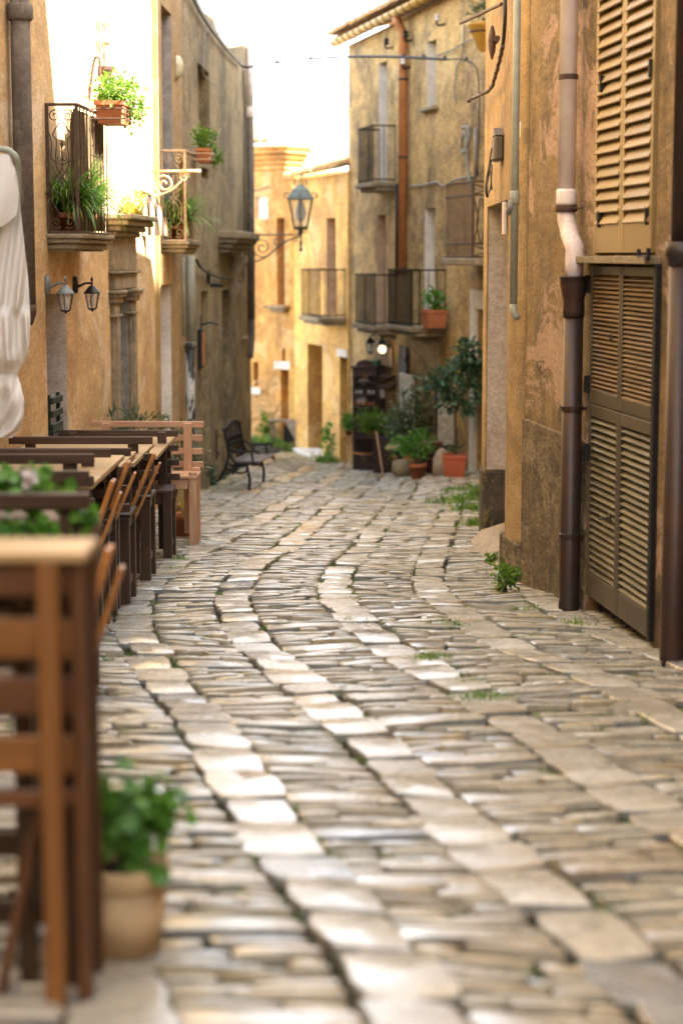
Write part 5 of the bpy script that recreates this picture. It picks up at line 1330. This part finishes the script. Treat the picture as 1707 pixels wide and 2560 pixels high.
# flower pot near the camera
pb = gp(317, 2374)
t = thing('flower_pot', 'pale blotched terracotta pot of rounded green leaves in front of the tall stand', 'flower pot', (pb.x, pb.y, gz(pb.x, pb.y) + .004))
k_ = pb.y / FPX
r1_ = 116 * k_; hh = 232 * k_
pot_round(t, r1_, r1_ * .76, hh, hh * .24, M['terrab'], 28)
m2 = MB(); random.seed(3)
foliage(m2, (.01, 0, hh + .11), (r1_ * 1.25, r1_ * 1.15, .125), 260, .046, .042, 18, True)
for _ in range(26):
    a = random.uniform(0, 6.28); m2.tube([(0, 0, hh - .01), (.06 * cos(a), .06 * sin(a), hh + random.uniform(.05, .16))], .0018, 4)
obj('foliage', m2, M['lf_green'], t)

# plants behind the pale bench and small pot below it
def leafy(name, label, cat, p, pot, hgt, rad, n, L, W, lm, clumps=12, stems=8, group=None):
    t = thing(name, label, cat, p, 0, group)
    if pot: pot_round(t, pot, pot * .72, pot * 1.6, pot * .4, M['terra'], 16)
    z0 = pot * 1.5 if pot else 0
    m_ = MB()
    for _ in range(stems):
        a = random.uniform(0, 6.28); rr = random.uniform(.3, .8)
        m_.tube(smooth_path([(random.gauss(0, .02), random.gauss(0, .02), z0), (rad[0] * rr * .4 * cos(a), rad[1] * rr * .4 * sin(a), z0 + (hgt - z0) * .5), (rad[0] * rr * cos(a), rad[1] * rr * sin(a), hgt * random.uniform(.8, 1.1))], 3), [.008] * 4 + [.004] * 3, 5)
    obj('stems', m_, M['bark'], t)
    m_ = MB(); foliage(m_, (0, 0, hgt), rad, n, L, W, clumps); obj('foliage', m_, lm, t)
    return t
p = Vector((-1.45, 16.6, gz(-1.45, 16.6))); leafy('leafy_shrub', 'olive leaved shrub in a pot behind the pale pine bench', 'shrub', p, .14, .75, (.3, .2, .26), 420, .10, .022, M['lf_olive'])
p = Vector((-1.8, 16.9, gz(-1.8, 16.9))); leafy('leafy_shrub', 'olive leaved shrub showing above the long rail of the pale bench', 'shrub', p, .14, .88, (.32, .2, .22), 380, .10, .022, M['lf_olive'])
p = gp(462, 1322); t = thing('small_flower_pot', 'small terracotta pot on the stones under the pale pine bench', 'flower pot', (at(458, 1300, 16.2).x, 16.2, gz(-1.3, 16.2))); pot_round(t, .12, .08, .2, .04, M['terra'], 16); m2 = MB(); foliage(m2, (0, 0, .26), (.08, .08, .07), 40, .05, .03, 4); obj('foliage', m2, M['lf_gold'], t)

# green crate in the doorway and white cloth
s_, z_ = LW.at(138, 1045, -.0); t = thing('green_crate', 'dark green slatted crate standing in the niche of the apricot house', 'crate', LW.w((niche[0] + niche[1]) / 2, -.12, LW.at(140, 1075)[1]), LW.ang)
gm = M['green'] = simple('dark_green_plastic', (.02, .045, .032), .5)
for z in (.0, .1, .2): obj('side_rail', MB().span((-.2, .1, z), (.2, .12, z + .05)), gm, t); obj('end_rail', MB().span((.18, -.12, z), (.2, .099, z + .05)), gm, t)
for x in (-.19, .17): obj('corner_post', MB().span((x, .07, 0), (x + .03, .099, .27)), gm, t)
obj('base', MB().span((-.2, -.12, -.03), (.2, .12, -.001)), gm, t)
# stand the crate stack on the ground
m2 = MB(); zg_ = LW.g((niche[0] + niche[1]) / 2) - t.location.z
m2.span((-.2, -.12, zg_), (.2, .12, -.031), .004); obj('lower_crate', m2, M['dkx'], t)

t = thing('hanging_cloth', 'cream canvas awning cloth gathered and hanging at the left edge', 'cloth', (0, 0, 0))
edge = [(385, 24), (420, 38), (450, 46), (520, 52), (620, 63), (700, 72), (800, 77), (860, 75), (905, 62), (935, 44), (960, 52), (1000, 62), (1040, 60), (1075, 52), (1095, 30)]
m2 = MB(); nc = 90; nr = 110; Yc = 11.4; random.seed(4)
for j in range(nr + 1):
    f = j / nr * (len(edge) - 1); i = min(int(f), len(edge) - 2); g_ = f - i
    v = edge[i][0] + (edge[i + 1][0] - edge[i][0]) * g_; ue = edge[i][1] + (edge[i + 1][1] - edge[i][1]) * g_
    knot = math.exp(-((v - 935) / 22) ** 2)
    for k in range(nc + 1):
        c = k / nc; u = -150 + (ue + 150) * c
        vv = v - (60 * (1 - c) ** 2 * ((v - 1040) / 55) if v > 1040 else 0)
        if v > 935: a_ = c * 15 - v * .012; d = .03 * sin(a_) + .022 * sin(c * 33 + v * .05) + .012 * sin(v * .09 + c * 20)
        else:
            x = (u - 10) + (v - 640) * .10 * (1 if v < 780 else -.6)
            tri = lambda q: abs((q % 1) * 2 - 1) ** 1.6
            d = .075 * tri(x / 52.0 + .15) + .03 * tri(x / 23.0 + v * .0012) + .006 * sin(v * .05 + c * 30)
        d *= (1 - .7 * knot); d -= .06 * knot
        m2.v.append(at(u, vv, Yc - d))
m2.f += [(j * (nc + 1) + i, j * (nc + 1) + i + 1, (j + 1) * (nc + 1) + i + 1, (j + 1) * (nc + 1) + i)[::-1] for j in range(nr) for i in range(nc)]
obj('canvas', m2, M['cloth'], t, True)
m2 = MB()      # overhanging flap
for j in range(13):
    f = j / 12
    for k in range(13):
        c = k / 12; u = -160 + (22 + 24 * sin(f * 2.2) + 160) * c; v = 388 + (150 + 110 * (1 - c) ** .8) * f
        m2.v.append(at(u, v, Yc - .13 - .05 * sin(c * 9 + f * 2) - .05 * f * c))
m2.f += [(j * 13 + i, j * 13 + i + 1, (j + 1) * 13 + i + 1, (j + 1) * 13 + i)[::-1] for j in range(12) for i in range(12)]
obj('flap', m2, M['cloth'], t, True)
P = [at(-160, 360, Yc), at(0, 372, Yc), at(30, 382, Yc), at(43, 400, Yc), at(46, 440, Yc + .05), at(46, 520, Yc + .1)]
obj('pole', MB().tube(smooth_path(P, 4), .019, 8), M['conduit'], t, True)

# ------------------------------------------------------------------ iron bench by the grey house
fb = gp(621, 1226)
t = thing('iron_bench', 'black cast iron garden bench with wooden seat slats against the grey house', 'bench', (fb.x, fb.y, gz(fb.x, fb.y)), radians(-9))
kx = .00056
def ip(x, y): return ((x - 860) * kx, (1620 - y) * kx)
curves = [([(285, 300), (315, 310), (345, 360), (375, 520), (410, 760), (420, 900), (395, 1020), (330, 1190), (250, 1330), (180, 1450)], .016),
          ([(420, 800), (500, 930), (590, 1030), (760, 1050), (980, 1040), (1090, 1050), (1130, 1110)], .016),
          ([(440, 690), (520, 740), (620, 785), (780, 785), (950, 765), (1060, 770), (1085, 830)], .014),
          ([(940, 800), (950, 880), (965, 1000), (955, 1050)], .013), ([(600, 790), (610, 850), (650, 880), (690, 800)], .011),
          ([(830, 1060), (850, 1180), (885, 1350), (890, 1480), (865, 1610)], .018), ([(560, 1050), (540, 1150), (620, 1240), (760, 1240), (840, 1170)], .012), ([(430, 1050), (480, 1090), (540, 1080)], .012), ([(380, 1130), (450, 1200), (540, 1120)], .010)]
BL = .88
for yy in (0, BL):
    m2 = MB()
    for pts, r in curves: m2.tube(smooth_path([(ip(*p)[0], yy, ip(*p)[1]) for p in pts], 4), r, 6)
    m2.tube([(ip(865, 1610)[0], yy, .012), (ip(865, 1610)[0] + .03, yy, .008)], .018, 6)
    obj('end_frame', m2, M['iron'], t, True)
sw = wood('grey_weathered_slat', (.10, .085, .075), (.20, .175, .155), 1, .4)
for k in range(6):
    x, z = ip(560 + k * 105, 1015 + (6 if k not in (0,) else -10)); obj('seat_slat', MB().span((x - .024, .01, z), (x + .024, BL - .01, z + .018), .003), sw, t)
# cast back panel
m2 = MB()
for k in range(9):
    y = .06 + k * (BL - .12) / 8; zz_ = .74 + .06 * sin(pi * k / 8)
    m2.tube([(ip(415, 860)[0] + .01, y, .43), (ip(385, 560)[0] + .01, y, .6), (ip(350, 340)[0] + .01, y, zz_)], .009, 5)
for k in range(8):
    y = .06 + (k + .5) * (BL - .12) / 8
    m2.tube([(ip(395, 640)[0] + .01, y + .05 * cos(a), .58 + .055 * sin(a)) for a in [2 * pi * j / 10 for j in range(11)]], .008, 5)
m2.tube([(ip(350, 340)[0] + .01, y, .735 + .07 * sin(pi * y / BL)) for y in [BL * j / 12 for j in range(13)]], .017, 6)
m2.tube([(ip(415, 860)[0] + .01, 0, .43), (ip(415, 860)[0] + .01, BL, .43)], .014, 6)
obj('back_panel', m2, M['iron'], t, True)
m2 = MB(); m2.tube([(ip(560, 1150)[0], 0, .26), (ip(560, 1150)[0], BL, .26)], .01, 6); obj('stretcher', m2, M['iron'], t)
p = gp(533, 1212); leafy('dark_weed', 'dark green weed clump at the wall foot behind the iron bench', 'weed', p, 0, .12, (.07, .06, .12), 160, .09, .03, M['lf_dark'], 6, 4)

# ------------------------------------------------------------------ weeds along the right wall
for (u, v, hgt, rad, n, lm, lb) in ((1257, 1478, .10, (.13, .11, .075), 260, 'lf_lime', 'bright green weed at the foot of the weathered house wall'), (1213, 1330, .14, (.07, .12, .13), 160, 'lf_lime', 'bright weed clump at the near corner of the lichen stained pier'), (1228, 1407, .04, (.05, .04, .03), 60, 'lf_lime', 'tiny weed on the concrete ramp of the deep doorway'), (1262, 1318, .07, (.04, .03, .07), 30, 'lf_green', 'small leafy weed on the lichen stained pier foot'), (662, 1128, .3, (.14, .1, .2), 160, 'lf_lime', 'tall bright weed at the rubble base of the orange house'), (822, 1128, .35, (.12, .1, .25), 160, 'lf_green', 'weed growing beside the narrow brown door')):
    p = gp(u, v)
    if v < 1140: p = front(E if u < 740 else F, u, .2)
    leafy('weed_clump', lb, 'weed', p, 0, hgt, rad, n, .04 if v > 1200 else .09, .028 if v > 1200 else .05, M[lm], 8, 5, 'weeds growing along the wall feet')

# ------------------------------------------------------------------ antique shop display at the brown facade

def gpt(u, v): return gp(u, v)
pc = front(G, 944, .03); cab_y = pc.y - .31
t = thing('display_cabinet', 'dark mahogany dresser with shelves of china outside the brown facade', 'cabinet', (at(881, 1160, cab_y).x, cab_y, gz(pc.x, pc.y)), radians(-4))
W_ = at(942, 1000, cab_y).x - at(881, 1000, cab_y).x; zT_ = at(910, 922, cab_y).z - t.location.z
zS = at(910, 1020, cab_y).z - t.location.z; Dp = .28
for x in (0, W_ - .025): obj('side_panel', MB().span((x, .05, 0), (x + .025, Dp, zT_)), M['cabwz'], t)
obj('back_panel', MB().span((.026, Dp - .015, .05), (W_ - .026, Dp, zT_ - .02)), M['cabwz'], t)
shz = [.08, zS * .5, zS, zS + (zT_ - zS) * .3, zS + (zT_ - zS) * .62, zT_ - .03]
for k, z in enumerate(shz): obj('shelf', MB().span((.026, .03 if z != zS else -.04, z), (W_ - .026, Dp - .016, z + .022)), M['cabwx'], t)
obj('cornice', MB().span((-.03, .0, zT_), (W_ + .03, Dp + .01, zT_ + .04), .008).span((.0, .02, zT_ - .12), (W_, .045, zT_ - .001)), M['cabwx'], t)
m2 = MB(); m2.prism([(W_ / 2 + .14 * cos(a), .10 * sin(a)) for a in [pi * j / 10 for j in range(11)]], lambda x, y, k: (x, .02 + k * .03, zT_ + .041 + y)); obj('crest', m2, M['cabwx'], t)
cabo = t
def cpos(x, y, z): 
    return cabo.location + Matrix.Rotation(radians(-4), 3, 'Z') @ Vector((x, y, z))
def plate(label, x, z, r, mt, y=.2):
    t_ = thing('display_plate', label, 'plate', cpos(x, y, z), radians(-4), 'plates in the mahogany dresser')
    m_ = MB(); m_.lathe([(.0001, 0), (r * .6, .002), (r, .018), (r, .024), (r * .6, .008), (.0001, .006)], (0, 0, 0), 16)
    R_ = Matrix.Rotation(radians(80), 3, 'X'); m_.v = [tuple(R_ @ Vector(v) + Vector((0, 0, r))) for v in m_.v]; obj('plate', m_, mt, t_, True)
plate('round orange plate high in the mahogany dresser', W_ * .55, shz[4] + .10, .058, M['redc'], .04)
plate('white plate on the middle shelf of the mahogany dresser', W_ * .42, shz[3] + .022 + .14, .075, M['china'], .2)
plate('white plate on the lower open shelf of the dresser', W_ * .33, shz[2] + .022, .085, M['china'])
def cup(label, x, z, mt, r=.022, g='cups and jars in the mahogany dresser'):
    o = obj('display_cup', MB().lathe([(r * .6, 0), (r, .03), (r * 1.1, .06), (r * .9, .06), (r * .8, .02)], (0, 0, 0), 10), mt, None, True); o.location = cpos(x, .12, z); tag(o, label, 'cup', g)
ORD = ('leftmost', 'second from left', 'third from left', 'fourth from left', 'rightmost')
for k in range(4): cup('small white cup on the dresser middle shelf, ' + ORD[k if k < 3 else 4] + ' of the four', W_ * (.15 + .16 * k + (.2 if k > 1 else 0)), shz[3] + .022, M['china'])
for k in range(5): cup('small orange cup on the dresser lower shelf, ' + ORD[k] + ' of the five', W_ * (.15 + .17 * k), shz[2] + .022, M['redc'])
# black cupboard to its right with framed print
px_ = at(945, 1000, cab_y - .1).x
t = thing('black_cupboard', 'narrow black open cupboard beside the mahogany dresser with small framed prints', 'cupboard', (px_, cab_y + .02, gz(px_, cab_y)), radians(-10))
w2_ = at(966, 1000, cab_y).x - px_; z2_ = at(955, 898, cab_y).z - t.location.z
obj('back', MB().span((0, .1, 0), (w2_, .13, z2_)), M['cabwz'], t); obj('side_panel', MB().span((w2_ - .02, -.05, 0), (w2_, .099, z2_)), M['cabwz'], t)
for z in (z2_ * .35, z2_ * .62, z2_ * .8): obj('shelf', MB().span((.001, -.05, z), (w2_ - .021, .099, z + .02)), M['cabwx'], t)
for (z, hh, lb) in ((z2_ * .645, .16, 'small cream framed print on the upper shelf of the black cupboard'), (z2_ * .38, .1, 'small pale framed print on the lower shelf of the black cupboard')):
    o = thing('framed_print', lb, 'picture', t.location + Vector((.02, -.03, z)), radians(-10)); obj('frame', MB().span((0, 0, 0), (.11, .015, hh)), M['cabwx'], o); obj('print', MB().span((.012, -.004, .012), (.098, -.0005, hh - .012), .001), M['canvasp'], o)
# green tin on top
o = obj('green_tin', MB().lathe([(.10, 0), (.11, .01), (.11, .06), (.14, .07), (.14, .08), (.1, .08)], (0, 0, 0), 14), simple('green_tin_enamel', (.10, .25, .13), .5)); o.location = cpos(W_ * .85, .15, zT_ + .041); tag(o, 'green tin basin on top of the mahogany dresser', 'basin')
# crate with orange cloth + chest + leaning planks
p = Vector((pc.x - .2, cab_y + .02, 0)); p.z = gz(p.x, p.y); t = thing('dark_crate', 'dark crate draped with an orange cloth before the mahogany dresser', 'crate', (at(884, 1150, p.y - .4).x, p.y - .4, gz(p.x, p.y - .4)), radians(-5))
cw = .30; ch = .24
for k in range(3): obj('front_board', MB().span((0, 0, .01 + k * .08), (cw, .018, .085 + k * .08)), M['cabwx'], t)
obj('body', MB().span((.0, .019, 0), (cw, .26, ch)), M['cabwx'], t)
m2 = MB(); m2.add([(-.06, -.03, ch + .04), (cw * .3, -.012, ch + .012), (cw * .6, -.014, ch - .1), (cw * .8, -.012, ch + .01), (cw + .02, -.015, ch + .05), (-.04, .2, ch + .03), (cw * .3, .2, ch + .01), (cw * .6, .2, ch + .01), (cw * .8, .2, ch + .01), (cw + .02, .2, ch + .05)], [(0, 1, 6, 5), (1, 2, 7, 6), (2, 3, 8, 7), (3, 4, 9, 8)]); o = obj('orange_cloth', m2, M['dcloth']); o.location = t.location; o.rotation_euler = t.rotation_euler; tag(o, 'orange cloth draped over the dark crate below the dresser', 'cloth')
a = front(G, 958, .62); o = obj('leaning_plank', MB().bar((0, 0, 0), (-.10, .12, .62), .05, .02), M['ltz']); o.location = a; tag(o, 'pale wooden plank leaning on the black chest', 'plank')
p = front(G, 965, .42); t = thing('black_chest', 'black wooden chest with plants on it beside the leaning plank', 'chest', (at(932, 1150, p.y - .05).x, p.y - .05, gz(p.x, p.y)), radians(-8))
for k in range(4): obj('board', MB().span((0, 0, .02 + k * .12), (.34, .02, .135 + k * .12)), M['cabwx'], t)
obj('body', MB().span((.005, .021, 0), (.335, .3, .5)), M['black'], t)
topc = t.location + Vector((.1, .12, .5)); topd = t.location + Vector((.28, .1, .5))
def bush(label, p, pot, hgt, rad, n, L, W, lm): return leafy('potted_shrub', label, 'shrub', p, pot, hgt, rad, n, L, W, lm, 12, 6, 'potted plants outside the brown facade')
bush('bright lime green shrub on the black chest', topc + Vector((-.08, -.05, 0)), .06, .24, (.27, .2, .2), 900, .055, .028, M['lf_lime'])
bush('mid green bush on the right of the black chest', topd, .06, .2, (.2, .15, .14), 420, .05, .025, M['lf_green'])
p = front(G, 872, .45)
t = thing('plant_tripod', 'thin wooden plant stand left of the mahogany dresser', 'plant stand', (p.x, p.y, gz(p.x, p.y)))
for a in (0, 2.1, 4.2): obj('leg', MB().tube([(.12 * cos(a), .12 * sin(a), 0), (.03 * cos(a), .03 * sin(a), .5)], .012, 6), M['ltz'], t)
obj('top', MB().lathe([(.1, .5), (.1, .52)], (0, 0, 0), 12), M['ltx'], t)
bush('round dark leaved shrub on the thin plant stand', Vector((p.x, p.y, t.location.z + .52)), .06, .24, (.15, .13, .17), 420, .05, .03, M['lf_green'])
# iron legged bench
p = front(G, 1003, .45); t = thing('iron_legged_table', 'low table with a pale wood top and black iron legs by the shrubs', 'table', (at(963, 1120, p.y).x, p.y, gz(p.x, p.y)), radians(-6)); zt = at(985, 1118, p.y).z - t.location.z
obj('top', MB().span((0, 0, zt - .035), (.26, .5, zt), .005), M['tbx'], t)
for y in (.04, .44): obj('leg', MB().tube(smooth_path([(.16, y, zt - .036), (.19, y, zt * .6), (.15, y, zt * .3), (.17, y, .01)], 4), .025, 6), M['iron'], t)
p = front(G, 1012, .6); t = thing('pale_stone', 'rounded pale stone on the paving under the low iron legged table', 'stone', (p.x - .04, p.y + .1, gz(p.x, p.y))); obj('stone', MB().lathe([(.1, 0), (.14, .08), (.12, .2), (.04, .22)], (0, 0, 0), 10), M['stone'], t, True)
# shrubs
p = front(G, 1035, .36); bush('large dark shrub between the low table and the fruit tree', p, .14, .85, (.38, .28, .42), 1300, .075, .035, M['lf_olive'])
p = front(G, 1045, .72); bush('low bright bush in front of the large dark shrub', p, .12, .42, (.27, .2, .19), 900, .055, .03, M['lf_green'])
p = front(G, 1003, .25); bush('tall dark shrub below the white framed mirror', p, .13, .66, (.2, .18, .24), 480, .06, .03, M['lf_dark'])
p = front(G, 1088, .4); t = thing('red_pot', 'stacked red brown clay pots behind the low bright bush', 'pots', (p.x - .05, p.y, gz(p.x, p.y)))
for z in (0, .2): obj('pot', MB().lathe([(.1, z), (.14, z + .17), (.155, z + .171), (.155, z + .2), (.12, z + .2)], (0, 0, 0), 14), simple('dark_red_clay', (.22, .06, .045), .6), t, True)
# white frame mirror, shutter, easel frame
s_, z_ = G.at(1015, 1010, .1); t = thing('white_mirror', 'white framed mirror leaning on the brown facade', 'mirror', G.w(G.s_(1015, 1000, .12), .10, G.at(1015, 1060, .12)[1]), G.ang)
hh = G.at(1015, 935, .12)[1] - t.location.z; wS = .75
for x in (-wS / 2, wS / 2 - .1): obj('frame', MB().span((x, 0, 0), (x + .1, .03, hh)), M['white'], t)
for z in (0, hh - .08): obj('frame', MB().span((-wS / 2 + .1, 0, z), (wS / 2 - .1, .03, z + .08)), M['white'], t)
mg = NM('mirror_glass'); mm = mg.out((.30, .30, .26), .5, None, .4, .2); obj('glass', MB().span((-wS / 2 + .1, .005, .08), (wS / 2 - .1, .015, hh - .08), .001), mm, t)
m2 = MB(); m2.span((-.35, .0, .0), (.35, .03, -z_ + z_ - .01 + 0.2)) ; 
o = thing('black_shutter', 'narrow black shutter on the brown facade behind the white mirror', 'shutter', G.w(G.s_(1006, 900, .05), .02, G.at(1006, 1060, .05)[1]), G.ang); hb_ = G.at(1006, 865, .05)[1] - o.location.z
obj('panel', MB().span((-.22, 0, 0), (.22, .035, hb_)), M['black'], o); 
for k in range(3): obj('batten', MB().span((-.2, .036, hb_ * (.15 + .33 * k)), (.2, .05, hb_ * (.15 + .33 * k) + .06)), M['black'], o)
p = front(G, 1095, .25); t = thing('easel_frame', 'dark empty picture frame standing behind the fruit tree', 'frame', (p.x - .02, p.y + .15, gz(p.x, p.y)), radians(-8)); zz = at(1095, 965, p.y).z - t.location.z
wE = .28
obj('side', MB().span((-.02, 0, .0), (.02, .03, zz)), M['cabwz'], t); obj('side', MB().span((wE, 0, .0), (wE + .07, .03, zz)), M['cabwz'], t); obj('cross_bar', MB().span((.02, 0, .25), (wE, .028, .33)), M['cabwx'], t); obj('panel', MB().span((.021, .01, .331), (wE, .02, zz - .02), .002), M['canvasp'], t)
# bowls on the wall
for (v, lb) in ((938, 'upper dark wall bowl on the brown facade'), (962, 'lower dark wall bowl on the brown facade')):
    s_, z_ = G.at(991, v); o = obj('wall_bowl', MB().lathe([(.02, -.1), (.09, -.06), (.13, .0), (.11, .0)], (0, .13, 0), 12), M['ironb'], None, True); o.location = G.w(s_, 0, z_); o.rotation_euler = (0, 0, G.ang); tag(o, lb, 'bowl', 'dark bowls on the brown facade')
# lamps under the balcony
def small_lamp(label, u, v, lit):
    s_, z_ = G.at(u, v, .2); t = thing('shop_lantern', label, 'lantern', G.w(s_, .2, z_), G.ang, 'lanterns over the shop door')
    obj('arm', MB().tube(smooth_path([(0, -.2, .1), (0, -.1, .14), (0, 0, .1), (0, 0, .06)], 4), .012, 6), M['lantern'], t)
    lantern_parts(t, (0, 0, .0), .075, .26, 6, M['lantern'], M['lantern'], not lit, True)
    if lit: obj('globe', MB().lathe([(.004, -.13), (.05, -.11), (.06, -.07), (.05, -.03), (.02, -.01)], (0, 0, 0), 10), M['lit'], t, True)
    return t
small_lamp('unlit black lantern over the shop door, left of the lit one', 925, 858, False)
small_lamp('black lantern glowing warm white over the shop door', 955, 862, True)
s_, z_ = G.at(957, 892, .1); o = obj('shop_board', MB().span((-.3, 0, -.14), (.3, .03, .14)), M['pinkw']); o.location = G.w(s_, .03, z_); o.rotation_euler = (0, 0, G.ang); tag(o, 'plain pinkish board above the shop door', 'board')
# fruit tree in terracotta planter
p = front(G, 1137, .42); t = thing('potted_tree', 'glossy leaved small tree in a square terracotta planter beside the brown facade', 'tree', (p.x, p.y, gz(p.x, p.y)), radians(-6))
kk = p.y / FPX; pw = 60 * kk; ph = 56 * kk
pot_square(t, pw, pw, ph, ph * .2, M['plastict'], .8)
m2 = MB(); zc0 = at(1137, 1028, p.y).z - t.location.z; ztop = at(1137, 845, p.y).z - t.location.z; cl = (ztop + zc0) / 2
m2.tube(smooth_path([(0, 0, ph - .05), (.01, 0, ph + .2), (.0, .01, zc0 - .1), (.01, 0, zc0 + .1)], 4), [.024] * 6 + [.018] * 7, 7)
for k in range(7):
    a = k * .9; m2.tube(smooth_path([(.01, 0, zc0 + .02), (.12 * cos(a), .12 * sin(a), zc0 + .2), (.28 * cos(a), .22 * sin(a), zc0 + random.uniform(.35, .8))], 4), [.014] * 3 + [.007] * 6, 5)
obj('trunk', m2, M['bark'], t)
m2 = MB(); random.seed(21)
k1 = p.y / FPX
for (u, v, ru, rv, n) in ((1165, 880, 32, 35, 150), (1180, 935, 30, 38, 170), (1140, 920, 32, 34, 140), (1100, 945, 30, 22, 100), (1072, 958, 22, 18, 70), (1130, 975, 36, 32, 150), (1175, 985, 28, 36, 140), (1160, 1018, 32, 22, 90), (1112, 1005, 24, 22, 60), (1185, 900, 18, 26, 70)):
    c = at(u, v, p.y) - t.location
    foliage(m2, (c.x, random.uniform(-.08, .08), c.z), (ru * k1, ru * k1, rv * k1), int(n * .9), .105, .055, 5)
obj('crown', m2, M['lf_dark'], t)
m2 = MB(); foliage(m2, (0, 0, ph + .06), (.12, .12, .06), 60, .06, .03, 4); obj('undergrowth', m2, M['lf_olive'], t)
p = front(G, 1105, .5); o = obj('boundary_stone', MB().lathe([(.13, -.02), (.12, .2), (.08, .3), (.03, .34)], (0, 0, 0), 9), M['conc'], None, True); o.location = (p.x, p.y, gz(p.x, p.y)); tag(o, 'pale pointed stone beside the terracotta tree planter', 'stone')

# clutter by the orange house: small table with cloth and bin
p = front(E, 722, .35); t = thing('market_table', 'small rickety dark table with a grey cover by the rubble wall', 'table', (p.x, p.y, gz(p.x, p.y)))
zt = at(725, 1050, p.y).z - t.location.z
for (x, y) in ((-.34, -.15), (.12, -.15), (-.3, .15), (.12, .15)): obj('leg', MB().bar((x * .8, y, 0), (x, y, zt - .02), .03, .03), M['irong'], t)
obj('top', MB().span((-.38, -.2, zt - .025), (.18, .2, zt)), M['irong'], t)
m2 = MB(); m2.prism([(-.05, zt), (.17, zt), (.19, .28), (.1, .2), (-.02, .42)], lambda x, y, k: (x, -.215 - k * .006, y)); obj('cover', m2, M['greyw'], t)
obj('lower_box', MB().span((-.1, -.12, .12), (.1, .12, .42), .01), M['black'], t)
s_, z_ = E.at(650, 555, .05)
cable('wire_bracket', 'thin dark wire bracket across the orange house above its painted sun patch', [wp(E, u, v, .06) for u, v in ((632, 478), (650, 474), (674, 466))], .012, M['wire'])
